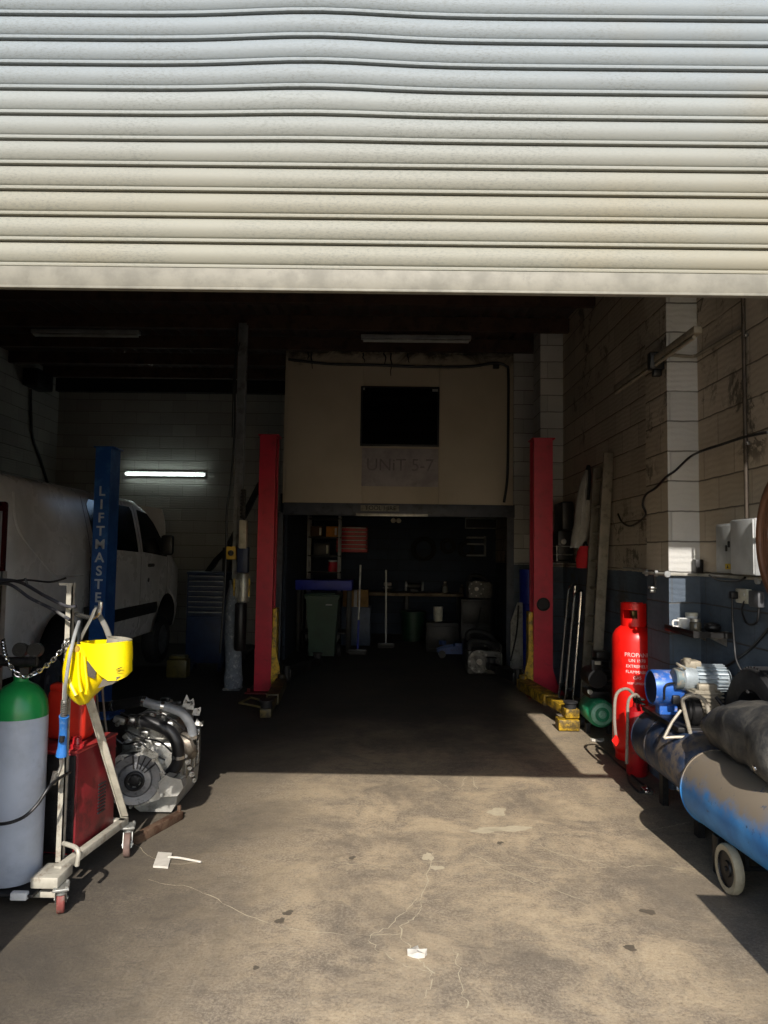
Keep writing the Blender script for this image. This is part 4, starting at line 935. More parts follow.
g = G(); g.box((-1.58, 12.2, 1.05), (b.x, 12.9, 1.22), .01); tag(g.build('worktop', pm('blue_bench_front', '#16279a', .5, 0, '#0e1a5c', .3, 4), bn), 'blue worktop edge')
for xx in (-1.53, b.x - .06):
    for yy in (12.26, 12.8): g = G(); g.box((xx - .03, yy - .03, 0), (xx + .03, yy + .03, 1.05), .004); g.build('leg', DARK, bn)
g = G(); g.box((-1.5, 12.25, .3), (b.x - .1, 12.85, .33), .004); g.build('shelf', DARK, bn)
a = at(343, 590, 13.2); b = at(368, 607, 13.2)
cb_ = thing('cardboard_box', 'brown cardboard box beside the blue bench, right of the green bin', 'box', ((a.x + b.x) / 2, 13.4, b.z))
g = G(); g.box((a.x, 13.2, b.z), (b.x, 13.55, a.z), .006); g.build('carton', pm('brown_card', '#8a6a3f', .8, 0, '#5f4a2c', .3, 4), cb_)
g = G(); g.box(((a.x + b.x) / 2 - .03, 13.195, b.z + .002), ((a.x + b.x) / 2 + .03, 13.56, a.z + .002), .001); tag(g.build('packing_tape', GREY, cb_), 'pale packing tape')
one(G().box((a.x - .02, 13.15, 0), (b.x + .05, 13.6, b.z), .01).box((a.x, 13.14, .1), (b.x + .03, 13.155, b.z - .12), .006), 'storage_locker', pm('blue_grey_locker', '#39485f', .5, 0, '#222c3a', .4, 5), 'low blue-grey locker under the brown cardboard box', 'locker')
# shelving on the left with boxes
sh = thing('shelving_unit', 'dark shelving unit against the left side of the dark doorway', 'shelves', (-1.42, 13.7, 0))
for xx in (-1.55, -.95):
    for yy in (13.75, 14.15): g = G(); g.box((xx - .02, yy - .02, 0), (xx + .02, yy + .02, 2.42), .003); g.build('upright', GREY, sh)
for z in (.5, 1.3, 1.62, 1.98, 2.34): g = G(); g.box((-1.56, 13.73, z), (-.93, 14.18, z + .025), .003); g.build('shelf', DARK, sh)
for (cx_, w_, d_, z_, m_, lb, nm, ct) in ((-1.10, .22, .2, 2.008, pm('orange_carton', '#c07a1c', .6, 0, '#7c4a14', .2, 6), 'orange carton with white end on the upper shelf of the dark unit', 'parts_carton', 'carton'), (-1.40, .22, .2, 2.008, pm('brown_carton', '#4c3420', .7), 'brown carton beside the orange one on the dark shelving', 'parts_carton', 'carton'), (-1.3, .3, .22, 1.648, pm('black_case', '#20201f', .5), 'black case on the middle shelf of the dark unit', 'tool_case', 'case')):
    t = thing(nm, lb, ct, (cx_, 13.9, z_)); g = G(); g.box((cx_ - w_ / 2, 13.78, z_), (cx_ + w_ / 2, 14.05, z_ + d_), .006); g.build('carton' if ct == 'carton' else 'shell', m_, t)
    g = G(); g.box((cx_ + w_ / 2 - .05, 13.772, z_ + .03), (cx_ + w_ / 2 - .01, 13.782, z_ + d_ - .03), .002); g.build('end_label' if ct == 'carton' else 'catch', CREAMP, t)
t = thing('red_tin', 'round dull red tin on the dark shelving above the blue bench', 'tin', (-1.08, 13.9, 1.328)); K = TR(-1.08, 13.9, 1.328)
g = G(); g.lathe([(0, 0), (.09, 0), (.09, .2), (.085, .21), (0, .21)], K, 24); g.build('body', RED, t); g = G(); g.lathe([(.092, .19), (.092, .225), (0, .225)], K, 24); g.build('lid', GREY, t)
# red tool chest hung on the back wall
tcx = at(352, 539, 14.9); t = thing('tool_chest', 'red tool chest of slim drawers on the back wall of the dark room', 'tool chest', (tcx.x, 15.0, 1.55))
a = at(336, 526, 14.85); b = at(368, 553, 14.85)
g = G(); g.box((a.x, 14.87, b.z), (b.x, 15.18, a.z), .008); g.build('cabinet', pm('maroon_chest', '#4d1219', .5), t)
nz = 6; hz = (a.z - b.z - .03) / nz
for i in range(nz):
    z = b.z + .015 + i * hz; g = G(); g.box((a.x + .02, 14.85, z), (b.x - .02, 14.87, z + hz * .72), .003); d = g.build('drawer', RED, t); g = G(); g.box((a.x + .05, 14.84, z + hz * .72), (b.x - .05, 14.868, z + hz * .86), .002); g.build('handle', GALV, d)
# poles
for (p0, p1, y0, y1, lb, m2) in (((357.5, 657), (360.5, 565), 12.0, 12.15, 'long pale broom pole with blue lower end standing right of the green bin', pm('pole_blue', '#1f2f9a', .5)), ((386, 640), (386, 570), 12.9, 13.0, 'thin grey pole standing in the middle of the dark doorway', GREY)):
    a = at(*p0, y0); a.z = 0.0 if y0 < 12.5 else a.z; b = at(*p1, y1); a.z = 0; t = thing('broom', lb, 'broom', a)
    m_ = a.lerp(b, .38); g = G(); g.cyl(m_, b, .016, n=10); g.build('pole', GALV, t); g = G(); g.cyl(a + V(0, 0, .06), m_, .018, n=10); tag(g.build('grip', m2, t), None)
    g = G(); g.box(a + V(-.15, -.04, .04), a + V(.15, .04, .09), .01); 
    for i in range(16): g.box(a + V(-.145 + i * .0185, -.035, 0), a + V(-.135 + i * .0185, .035, .045))
    g.build('brush_head', BPLAST, t)
# hanging belts and hose coil on the back wall
for px, py, r_, lb in ((423, 549, .24, 'large dark coil of hose hanging on the back wall of the dark room'), (448, 546, .15, 'black belt hanging on the back wall right of the large hose coil'), (466, 549, .16, 'black belt hanging beside another belt near the white shelf on the back wall')):
    q = at(px, py, 15.12); g = G()
    for k in range(4 if r_ > .22 else 2): g.torus(r_ - .05 * (k % 2), .022, TR(q.x + .01 * k, 15.14 - .03 * k, q.z) @ RX(PI / 2), 32, 8)
    g.box((q.x - .02, 15.05, q.z + r_ - .03), (q.x + .02, 15.195, q.z + r_ + .0))
    one(g, 'hose_coil' if r_ > .22 else 'drive_belt', BLACK, lb, 'hose' if r_ > .22 else 'belt')
bb = thing('back_bench', 'long dark bench along the back wall of the dark room', 'bench', (.5, 14.8, 0))
g = G(); g.box((-.7, 14.5, .84), (1.55, 15.15, .90), .006); g.build('worktop', WOOD, bb)
for xx in (-.65, .4, 1.5):
    for yy in (14.55, 15.1): g = G(); g.box((xx - .035, yy - .035, 0), (xx + .035, yy + .035, .84), .004); g.build('leg', DARK, bb)
def vice(root, x, y, z):
    g = G(); g.cyl((x, y, z), (x, y, z + .05), .09, n=20); g.box((x - .05, y - .10, z + .05), (x + .05, y + .08, z + .15), .012); g.build('base', DARK, root)
    g = G(); g.box((x - .08, y - .16, z + .13), (x + .08, y - .11, z + .2), .01); g.box((x - .08, y - .07, z + .13), (x + .08, y - .02, z + .2), .01); g.build('jaw', STEEL, root)
    g = G(); g.cyl((x, y - .28, z + .1), (x, y - .1, z + .1), .016, n=12); g.cyl((x - .1, y - .27, z + .1), (x + .1, y - .27, z + .1), .008, n=8); g.build('screw_handle', STEEL, root)
t = thing('bench_vice', 'dark bench vice on the long back bench', 'vice', (.0, 14.75, .9)); vice(t, .0, 14.75, .9)
t = thing('bench_grinder', 'greasy bench grinder with two wheels on the long back bench', 'grinder', (.55, 14.8, .9))
g = G(); g.cyl((.42, 14.8, 1.03), (.68, 14.8, 1.03), .075, n=20); g.box((.47, 14.72, .9), (.63, 14.88, .98), .01); g.build('motor', DARK, t)
for s_ in (-1, 1): g = G(); g.cyl((.55 + s_ * .15, 14.8, 1.03), (.55 + s_ * .19, 14.8, 1.03), .10, n=26); g.build('grinding_wheel', GREY, t)
for i, (px, z, r_, hh_, col, lb) in enumerate(((352, .9, .05, .16, '#54606a', 'grey spray tin on the back bench left of the vice'), (445, .9, .06, .2, '#6b6a66', 'pale bottle on the back bench right of the grinder'), (462, .9, .05, .15, '#4a3a2c', 'brown jar at the right end of the back bench'))):
    if i == 0: continue
    q = at(px, 590, 14.85); t = thing('spray_tin' if i == 0 else 'bottle' if i == 1 else 'jar', lb, 'bottle' if i == 1 else 'jar', (q.x, 14.85, z)); K = TR(q.x, 14.85, z)
    g = G(); g.lathe([(0, 0), (r_, 0), (r_, hh_ * .7), (r_ * .5, hh_ * .85), (r_ * .4, hh_), (0, hh_)], K, 20); g.build('body', pm('bottle_%d' % i, col, .4), t); g = G(); g.lathe([(r_ * .45, hh_), (r_ * .45, hh_ * 1.15), (0, hh_ * 1.15)], K, 16); g.build('cap', CREAMP, t)
# framed notice and little shelf on the right of the back wall
a = at(465, 518, 15.15); b = at(497, 529, 15.15); t = thing('notice_board', 'dark notice board with thin pale frame high on the back wall', 'notice board', ((a.x + b.x) / 2, 15.15, b.z))
g = G(); g.box((a.x, 15.14, b.z), (b.x, 15.18, a.z)); g.build('board', pm('notice_black', '#101114', .6), t)
g = G()
for q in ((a.x, b.z, b.x, b.z + .02), (a.x, a.z - .02, b.x, a.z), (a.x, b.z, a.x + .02, a.z), (b.x - .02, b.z, b.x, a.z)): g.box((q[0], 15.13, q[1]), (q[2], 15.145, q[3]))
g.build('frame', GREY, t)
a = at(472, 536, 15.0); b = at(486, 545, 15.0); t = thing('wall_rack', 'small grey two-tier rack below the notice board', 'rack', ((a.x + b.x) / 2, 15.1, b.z))
for z in (a.z - .05, b.z, b.z - .24): g = G(); g.box((a.x - .1, 14.98, z), (b.x, 15.19, z + .035), .003); g.build('shelf', GREY, t)
g = G(); g.box((b.x - .02, 14.98, b.z - .24), (b.x, 15.19, a.z), .002); g.build('side', GREY, t)
t = thing('twin_spotlight', 'small twin spotlight under the lintel in the dark room', 'light', at(396, 520, 13.0)); q = at(396, 520, 13.0)
g = G(); g.box(q + V(-.02, -.02, .0), (q.x + .02, q.y + .02, 2.53)); g.build('stem', DARK, t)
for s_ in (-1, 1): g = G(); K = TR(q.x + s_ * .05, q.y, q.z) @ RX(PI / 2 + .4); g.lathe([(.02, -.05), (.045, .03), (.045, .04), (0, .035)], K, 20); g.build('lamp_head', CREAMP, t)
# low things on the floor of the dark room
t = thing('small_bin', 'small dark green bin under the long back bench', 'bin', (.43, 13.9, 0)); q = at(413, 640, 13.9)
g = G(); g.lathe([(0, .02), (.20, .02), (.24, .55), (.255, .55), (.255, .58), (.2, .6), (0, .6)], TR(q.x, 13.9, 0), 28); g.build('body', BG, t); g = G(); g.torus(.24, .014, TR(q.x, 13.9, .56), 28, 8); g.build('rim', DARK, t)
tj = thing('trolley_jack', 'low blue trolley jack on the floor of the dark doorway', 'jack', (1.06, 11.9, 0)); q = at(457, 645, 11.9); x = q.x
JB = pm('jack_blue', '#22407a', .5, 0, '#101c38', .4, 8)
for s_ in (-1, 1): g = G(); g.prism([(-.32, .06), (.30, .06), (.34, .12), (.20, .22), (-.20, .17), (-.33, .12)], -.012, .012, TR(x, 11.9 + s_ * .13, 0) @ RX(PI / 2)); g.build('side_plate', JB, tj)
g = G(); g.box((x - .05, 11.80, .14), (x + .25, 12.0, .24), .02); g.cyl((x - .24, 11.9, .2), (x - .24, 11.9, .26), .06, n=20); g.build('lifting_arm', JB, tj)
for xx in (-.26, .27):
    for s_ in (-1, 1): g = G(); g.cyl((x + xx, 11.9 + s_ * .15, .06), (x + xx, 11.9 + s_ * .19, .06), .06, n=20); g.build('wheel', DARK, tj)
g = G(); g.cyl((x + .28, 11.9, .2), (x + .42, 12.1, .80), .016, n=10); g.build('handle', DARK, tj)
t = thing('grease_tub', 'white tub standing on the dark crate in the dark doorway', 'tub', (.9, 12.6, 0)); q = at(438, 622, 12.6); K = TR(q.x, 12.6, .52)
g = G(); g.lathe([(0, 0), (.075, 0), (.085, .22), (.09, .22), (.09, .25), (0, .25)], K, 22); g.build('body', CREAMP, t)
one(G().box((q.x - .22, 12.42, 0), (q.x + .36, 12.85, .51), .02).box((q.x - .18, 12.41, .06), (q.x + .32, 12.43, .45), .01), 'parts_crate', DARK, 'dark parts crate carrying the white tub in the doorway', 'crate')
def junk(name, label, cat, c, s, m, seed):
    random.seed(seed); t = thing(name, label, cat, c); x, y, z = c; g = G()
    g.box((x - .3 * s, y - .25 * s, z), (x + .3 * s, y + .25 * s, z + .42 * s), .05 * s, RZ(0)); g.cyl((x - .1 * s, y - .34 * s, z + .24 * s), (x - .1 * s, y - .2 * s, z + .24 * s), .2 * s, n=24)
    for i in range(5): g.box((x + .29 * s, y - .2 * s + .09 * s * i, z + .06 * s), (x + .33 * s, y - .17 * s + .09 * s * i, z + .36 * s), .006)
    g.build('casing', m, t)
    g = G()
    for i in range(8): a = 2 * PI * i / 8; g.cyl((x - .1 * s + .17 * s * math.cos(a), y - .35 * s, z + .24 * s + .17 * s * math.sin(a)), (x - .1 * s + .17 * s * math.cos(a), y - .33 * s, z + .24 * s + .17 * s * math.sin(a)), .02 * s, n=6)
    g.cyl((x - .1 * s, y - .42 * s, z + .24 * s), (x - .1 * s, y - .33 * s, z + .24 * s), .05 * s, n=16); g.build('shaft_and_bolts', STEEL, t)
    g = G(); g.tube([(x - .25 * s, y - .1 * s, z + .42 * s), (x - .2 * s, y - .1 * s, z + .56 * s), (x + .05 * s, y - .16 * s, z + .55 * s), (x + .2 * s, y - .1 * s, z + .42 * s)], .05 * s, 12, 6); g.build('pipe', BLACK, t)
junk('gearbox', 'dusty bare gearbox on the floor at the right side of the dark doorway', 'gearbox', (1.38, 10.35, 0), .8, pm('dull_gearbox_casting', '#6d6a64', .6, .5, '#302c28', .6, 10), 4)
junk('spare_engine', 'greasy spare engine standing behind the gearbox, right of the dark doorway', 'engine', (1.46, 11.10, 0), .9, DARK, 5)
junk('axle_unit', 'grey axle unit stacked on the tall rack right of the dark doorway', 'axle', (1.62, 12.7, .93), .7, pm('dim_grey_casting', '#55534f', .6, .3, '#2c2a28', .4, 8), 6)
one(G().box((1.28, 12.4, 0), (1.8, 13.0, .92), .01).box((1.30, 12.39, .1), (1.78, 12.41, .45), .01).box((1.30, 12.39, .5), (1.78, 12.41, .88), .01), 'parts_rack', DARK, 'dark parts rack holding the grey axle unit', 'rack')
a = at(512, 605, 10.05); b = at(523, 642, 10.05)
t = thing('leaning_panel', 'dirty white panel leaning beside the blue drum near the right red post', 'panel', ((a.x + b.x) / 2, 10.1, 0))
K = TR((a.x + b.x) / 2, 10.10, 0) @ RX(-.06)
g = G(); g.prism([(-.09, .0), (.09, .0), (.09, 1.02), (.02, 1.02), (-.08, .75)], -.012, .012, K @ RX(PI / 2)); g.build('sheet', pm('dirty_white_sheet', '#8f8c86', .6, 0, '#4f4a42', .5, 6), t); g = G(); g.tube([K @ V(.03, -.02, .98), K @ V(.0, -.02, .6), K @ V(-.09, -.02, .2)], .012, 8, 6); g.build('strap', BLACK, t)
q = at(526, 600, 10.3); t = thing('blue_drum', 'tall blue drum behind the right red post', 'drum', (q.x, 10.3, 0)); K = TR(q.x + .06, 10.3, 0)
g = G(); g.lathe([(0, 0), (.15, 0), (.155, .03), (.15, .05), (.15, .5), (.157, .52), (.15, .54), (.15, .98), (.157, 1.0), (.15, 1.02), (.15, 1.45), (.156, 1.48), (.14, 1.49), (0, 1.47)], K, 28); g.build('body', pm('drum_blue', '#1b2f9c', .45, 0, '#131f5c', .3, 5), t)
g = G(); g.cyl(K @ V(.07, 0, 1.47), K @ V(.07, 0, 1.51), .03, n=14); g.build('bung', GREY, t)
# ================================================================== RIGHT SIDE
WX = XR - .004
# ---- gas bottle
lp = thing('propane_cylinder', 'tall bright red gas cylinder with white print standing beyond the wall pier', 'gas bottle', (2.095, 6.06, 0))
LPR = pm('signal_red', '#f01a12', .38, 0, '#c8140e', .2, 4, .05)
K = TR(2.095, 6.06, 0); R_ = .1875; g = G()
g.lathe([(0, .06), (.12, .045), (.16, .05), (R_ - .008, .085), (R_, .12), (R_, .98), (R_ - .006, 1.02), (R_ - .03, 1.065), (R_ - .075, 1.10), (.05, 1.115), (.04, 1.13), (0, 1.13)], K, 56)
g.lathe([(.15, 0), (.165, 0), (.165, .09), (.15, .09), (.15, 0)], K, 48); g.build('body', LPR, lp)
g = G(); g.cyl(K @ V(0, 0, 1.12), K @ V(0, 0, 1.2), .026, n=16); g.box((2.06, 6.03, 1.17), (2.13, 6.09, 1.23), .01); g.cyl((2.095, 6.06, 1.23), (2.095, 6.06, 1.26), .03, n=14); g.build('valve', pm('brass_valve', '#6a5a38', .4, .8), lp)
g = G(); gap0, gap1 = -PI * .30, PI * .12
k = 30
def arc(r, z0, z1, a0, a1, t_=.006):
    vs = []; 
    for i in range(k + 1):
        a = a0 + (a1 - a0) * i / k
        vs += [K @ V(r * math.cos(a), r * math.sin(a), z0), K @ V(r * math.cos(a), r * math.sin(a), z1), K @ V((r - t_) * math.cos(a), (r - t_) * math.sin(a), z1), K @ V((r - t_) * math.cos(a), (r - t_) * math.sin(a), z0)]
    g.add(vs, [[4 * i + j, 4 * i + (j + 1) % 4, 4 * i + 4 + (j + 1) % 4, 4 * i + 4 + j] for i in range(k) for j in range(4)] + [[0, 1, 2, 3], [4 * k + 3, 4 * k + 2, 4 * k + 1, 4 * k]])
a0, a1 = PI * .2, PI * 1.68
arc(.115, 1.10, 1.165, a0, a1); arc(.115, 1.235, 1.29, a0, a1); arc(.115, 1.165, 1.235, a0, PI * 1.1); arc(.115, 1.165, 1.235, PI * 1.45, a1); g.build('valve_shroud', LPR, lp)
g = G()
def wrapped(txt, size, z, ca):
    def wp(v): a = ca + v.x / (R_ + .0006); rr = R_ + .0006 + v.z; return V(rr * math.cos(a), rr * math.sin(a), z + v.y)
    g.text(txt, size, K, .0004, warp=wp)
for i, (tx, sz) in enumerate((('PROPANE', .046), ('UN 1978', .036), ('EXTREMELY', .034), ('FLAMMABLE', .034), ('GAS', .034), ('KEEP UPRIGHT', .024))): wrapped(tx, sz, .875 - i * .046 , -PI * .58)
tag(g.build('lettering', pm('white_print', '#e8d8d4', .6), lp), 'white printed warning text')
# ---- smaller dark red extinguisher with hose loops
ex_ = thing('fire_extinguisher', 'small dark red extinguisher with grey hose loops beside the taller red cylinder', 'extinguisher', (1.955, 5.02 + .62, 0))
K = TR(1.945, 5.60, 0); g = G(); g.lathe([(0, .01), (.07, 0), (.08, .015), (.08, .44), (.07, .49), (.03, .52), (.028, .55), (0, .55)], K, 32); g.build('body', pm('dark_signal_red', '#a3121a', .4, 0, '#5c0a10', .4, 6), ex_)
g = G(); g.box((1.925, 5.56, .55), (1.965, 5.64, .59), .008); g.box((1.93, 5.46, .59), (1.96, 5.66, .605), .004); g.box((1.93, 5.45, .56), (1.96, 5.58, .57), .004); g.build('lever', DARK, ex_)
g = G(); g.tube([(1.945, 5.60, .58), (1.86, 5.56, .66), (1.77, 5.54, .62), (1.75, 5.53, .45), (1.76, 5.53, .30)], .012, 8, 8); g.tube([(1.96, 5.56, .58), (1.90, 5.50, .63), (1.84, 5.48, .58), (1.83, 5.47, .40), (1.82, 5.47, .12)], .012, 8, 8); tag(g.build('hose', pm('greyed_hose', '#8f857a', .6, 0, '#5c544a', .3, 12), ex_), 'grey looping hoses')
g = G(); q = V(1.755, 5.515, .28); g.prism([(0, -.045), (.033, 0), (0, .045), (-.033, 0)], -.003, .003, TR(*q) @ RX(PI / 2)); tag(g.build('hazard_tag', LPR, ex_), 'red diamond tag')
# ---- little green compressor
gc = thing('small_compressor', 'small compressor with round green tank end and black pump next to the red cylinder', 'compressor', (1.98, 7.0, 0))
cx = at(600, 711, 6.83).x; K = TR(cx, 6.80, .205) @ RX(PI / 2)
GT = pm('tank_green', '#2f9a6c', .4, 0, '#8ec2a8', .3, 7); GD = pm('pale_tank_green', '#8fcaae', .45, 0, '#4aa07c', .3, 9)
g = G(); g.lathe([(0, .052), (.05, .05), (.09, .04), (.118, .022), (.13, 0), (.13, -.30), (.11, -.335), (.05, -.36), (0, -.365)], K, 40); g.build('tank', GT, gc)
g = G(); g.lathe([(.066, .050), (.070, .056), (.098, .044), (.104, .033)], K, 40); tag(g.build('embossed_ring', GD, gc), 'paler embossed ring'); g = G(); g.lathe([(0, .053), (.02, .062), (.038, .054)], K, 24); g.build('boss', GD, gc)
g = G(); g.box((cx - .09, 6.85, .33), (cx + .10, 7.12, .40), .01); g.cyl((cx - .02, 6.83, .52), (cx - .02, 7.12, .52), .09, n=24)
for i in range(6): g.cyl((cx + .05, 6.92 + i * .012, .46 + i * .045), (cx + .05, 6.92 + i * .012, .475 + i * .045), .075, n=20)
g.box((cx - .02, 6.86, .70), (cx + .11, 7.0, .77), .012); g.build('pump', BPLAST, gc)
g = G(); g.box((cx - .055, 6.822, .66), (cx + .0, 6.835, .69), .004); g.box((cx - .08, 6.825, .60), (cx + .02, 6.87, .70), .01); tag(g.build('pressure_switch', BPLAST, gc), None)
g = G(); g.box((cx - .052, 6.815, .655), (cx + .005, 6.824, .688), .002); tag(g.build('label_plate', CREAMP, gc), 'pale label')
g = G()
for x in (cx - .10, cx + .10): g.box((x - .02, 6.86, 0), (x + .02, 6.92, .10), .004); g.cyl((x - .02, 7.12, .06), (x + .02, 7.12, .06), .06, n=20); g.build('foot', BLACK, gc); g = G()
g = G(); q = at(590, 692, 6.78); g.lathe([(0, .01), (.022, .01), (.025, 0), (.022, -.03), (.008, -.035), (.008, -.07)], TR(*q) @ RX(PI / 2), 20); g.tube([q + V(0, .05, 0), q + V(.03, .09, -.02), q + V(.06, .1, -.03)], .008, 8, 4); g.build('gauge', GALV, gc)
g = G(); g.tube([fl(596, 746, .012), fl(606, 752, .012), fl(616, 762, .012), fl(628, 772, .012), fl(640, 782, .012), fl(648, 788, .012), fl(640, 792, .012), fl(630, 783, .012), fl(627, 775, .012)], .009, 8, 8); one(g, 'floor_cable', BPLAST, 'black cable snaking along the floor in front of the red cylinders', 'cable')
one(G().box(fl(647, 793, .0) + V(-.03, -.05, 0), fl(647, 793, 0) + V(.03, .05, .03), .006).cyl(fl(647, 790, .02), fl(646, 786, .02), .012, n=10), 'air_coupling', CHROME, 'small bright metal air coupling on the floor below the dark tank', 'coupling')
# ---- old belt compressor: dark tank with motors and tube frame
cp = thing('air_compressor', 'old dusty compressor with dark tank, blue motor and silver finned motor by the wall pier', 'compressor', (1.94, 4.65, 0))
TK = pm('dusty_dark_tank', '#26344c', .5, .1, '#6b5f50', .55, 4, .15)
K = TR(1.92, 5.13, .42) @ RX(PI / 2 ) @ RY(0)
g = G(); r = .195; g.lathe([(0, -.07), (.07, -.062), (.13, -.04), (.175, -.005), (r, .04), (r, .84), (.175, .88), (.13, .91), (0, .93)], K, 48); g.torus(r - .002, .006, K @ TR(0, 0, .05), 44, 6); g.torus(r - .002, .006, K @ TR(0, 0, .30), 44, 6); g.build('tank', TK, cp)
g = G()
for y in (4.40, 4.95):
    for x in (1.90, 2.06): g = G(); g.add([(x + a, y + b, z) for a, b, z in ((-.02, -.03, 0), (.02, -.03, 0), (.02, .03, 0), (-.02, .03, 0), (-.02, -.03, .30), (.02, -.03, .30), (.02, .03, .30), (-.02, .03, .30))], [[3, 2, 1, 0], [4, 5, 6, 7], [0, 1, 5, 4], [1, 2, 6, 5], [2, 3, 7, 6], [3, 0, 4, 7]]); g.build('leg', DARK, cp)
g = G(); g.box((1.80, 4.45, .60), (2.11, 5.08, .63), .004); g.build('motor_plate', DARK, cp)
KX = lambda x, y, z: TR(x, y, z) @ RY(PI / 2)
bmz = at(665, 688, 4.82).z; xb0 = at(652, 688, 4.82).x
g = G(); g.lathe([(.085, .012), (.112, 0), (.116, .015), (.116, .19), (.105, .215), (.04, .225), (0, .225)], KX(xb0, 4.85, bmz), 36); g.box((xb0 + .05, 4.82, .62), (xb0 + .17, 4.90, bmz - .1), .005)
MBL = pm('motor_blue', '#2e63b8', .42, .1, '#b7aaa2', .4, 9); g.build('motor', MBL, cp)
g = G(); g.lathe([(0, .008), (.03, .006), (.08, .004), (.108, .010)], KX(xb0 - .004, 4.85, bmz), 32); tag(g.build('fan_cover', pm('navy_cover', '#17233f', .5), cp), 'dark round end cover')
fz = at(706, 677, 4.78).z; xf0 = at(681, 677, 4.70).x; xf1 = at(729, 677, 4.72).x
g = G(); K = KX(xf0, 4.74, fz); Lf = min(xf1, 2.25) - xf0
g.lathe([(.0, .0), (.06, .0), (.082, .02), (.082, .07), (.075, .09), (.075, Lf - .03), (.06, Lf), (0, Lf)], K, 36)
for i in range(22):
    a = 2 * PI * i / 22; g.box((.072, -.004, .10), (.092, .004, Lf - .03), 0, K @ RZ(a))
tag(g.build('finned_motor', pm('silver_blue_fins', '#b9c3c9', .4, .5, '#6f7f8c', .35, 16), cp), 'silver finned motor')
g = G(); K = KX(xf0 - .035, 4.735, fz - .005); g.lathe([(0, 0), (.062, 0), (.07, .008), (.07, .09), (.05, .11)], K, 28); tag(g.build('air_filter', pm('teal_brown_filter', '#6d7c80', .6, .2, '#a08c74', .55, 10), cp), 'round air filter')
g = G(); g.box((xf0 + .03, 4.70, fz + .06), (xf0 + .14, 4.80, fz + .115), .015); g.cyl((xf0 + .05, 4.72, fz + .1), (xf0 + .05, 4.72, fz + .13), .025, n=14); g.torus(.03, .007, TR(xf0 + .0, 4.70, fz + .08) @ RY(.6), 20, 6); g.box((xf0 + .08, 4.62, fz - .06), (xf0 + .2, 4.66, fz - .02), .008, None); g.build('terminal_box', pm('dusty_beige_casting', '#a39a88', .6, .3, '#6f6556', .4, 12), cp)
g = G(); px0 = at(692, 705, 4.62).x
for i in range(7): g.box((px0, 4.60, .66 + i * .024), (px0 + .20, 4.76, .672 + i * .024), .003)
g.box((px0 + .015, 4.61, .62), (px0 + .185, 4.75, .83), .01); g.box((px0 - .03, 4.62, .615), (px0 + .08, 4.74, .72), .02); g.build('pump_cylinder', pm('dusty_pump_casting', '#8b8373', .7, .3, '#57503f', .4, 10), cp)
g = G(); g.lathe([(0, 0), (.09, 0), (.1, .01), (.1, .05), (.09, .06), (0, .06)], KX(px0 - .06, 4.55, .72), 30); g.torus(.06, .02, KX(px0 - .065, 4.55, .72), 24, 8); g.build('flywheel', DARK, cp)
g = G(); zq = lambda px, py, y=4.42: at(px, py, y)
g.tube([zq(664, 738), zq(672, 722), zq(681, 710)], .0095, 8, 1); g.tube([zq(664, 738), zq(680, 737), zq(695, 738), zq(710, 744)], .0095, 8, 4)
g.tube([zq(698, 768), zq(692, 740), zq(683, 704), zq(684, 698), zq(691, 695.5), zq(700, 697), zq(706, 703), zq(709, 714)], .0125, 10, 6)
tag(g.build('tube_frame', pm('cream_tube', '#b8b0a0', .45, .4, '#8a7a66', .35, 14), cp), 'bent pale tube frame')
g = G(); g.tube([(xb0 + .05, 4.74, bmz - .06), (xb0 + .05, 4.72, bmz + .03), (xb0 + .1, 4.72, bmz + .05), (xb0 + .16, 4.74, bmz + .04)], .007, 8, 6); g.tube([(2.08, 4.55, .80), (2.10, 4.50, .74), (2.06, 4.46, .66), (1.98, 4.42, .63)], .012, 8, 6); g.box((xb0 + .1, 4.72, bmz - .09), (xb0 + .15, 4.76, bmz - .03), .008); g.build('air_line', BPLAST, cp)
# ---- blue tank on wheels in front
bt = thing('air_receiver', 'blue dusty air tank lying on cream-tyred wheels at the right edge', 'tank', (1.90, 3.7, 0))
p0 = V(1.83, 4.05, .405); p1 = V(1.93, 2.92, .405); d_ = (p1 - p0); L = d_.length
xax = V(d_.y, -d_.x, 0).normalized(); zax = d_.normalized(); yax = zax.cross(xax)
K = Matrix(((xax.x, yax.x, zax.x, p0.x), (xax.y, yax.y, zax.y, p0.y), (xax.z, yax.z, zax.z, p0.z), (0, 0, 0, 1)))
n = N('dusty_blue_tank'); p = n.pos(); P = n.sep(p); nz = n.sep(n.n('ShaderNodeNewGeometry').outputs['Normal'])
nn_ = n.noise(p, 9, 6, .7); c = n.mix(n.ramp(n.noise(p, 5, 5), .35, .7), h('#1f6fb0'), h('#3d8fd0'))
dust = n.ramp(n.math('ADD', P[2], n.math('MULTIPLY', nn_, .22)), .50, .62)
c = n.mix(n.math('MULTIPLY', dust, n.ramp(P[1], 3.05, 3.35)), c, h('#7d7263'))
c = n.mix(n.ramp(n.noise(p, 12, 6, .8), .60, .68), c, h('#1d3f63'))
BTM = n.fin(c, .5, 0.0, n.bump(nn_, .15, .004))
r = .205; g = G(); g.lathe([(0, -.10), (.07, -.093), (.13, -.07), (.175, -.035), (.198, 0), (r, .03), (r, L - .03), (.198, L), (.175, L + .035), (.13, L + .07), (0, L + .10)], K, 56); g.torus(r, .004, K @ TR(0, 0, L - .10), 52, 6); g.torus(r, .004, K @ TR(0, 0, .03), 52, 6); g.build('tank', BTM, bt)
CT = pm('cream_tyre', '#b3a78c', .75, 0, '#84775f', .4, 9)
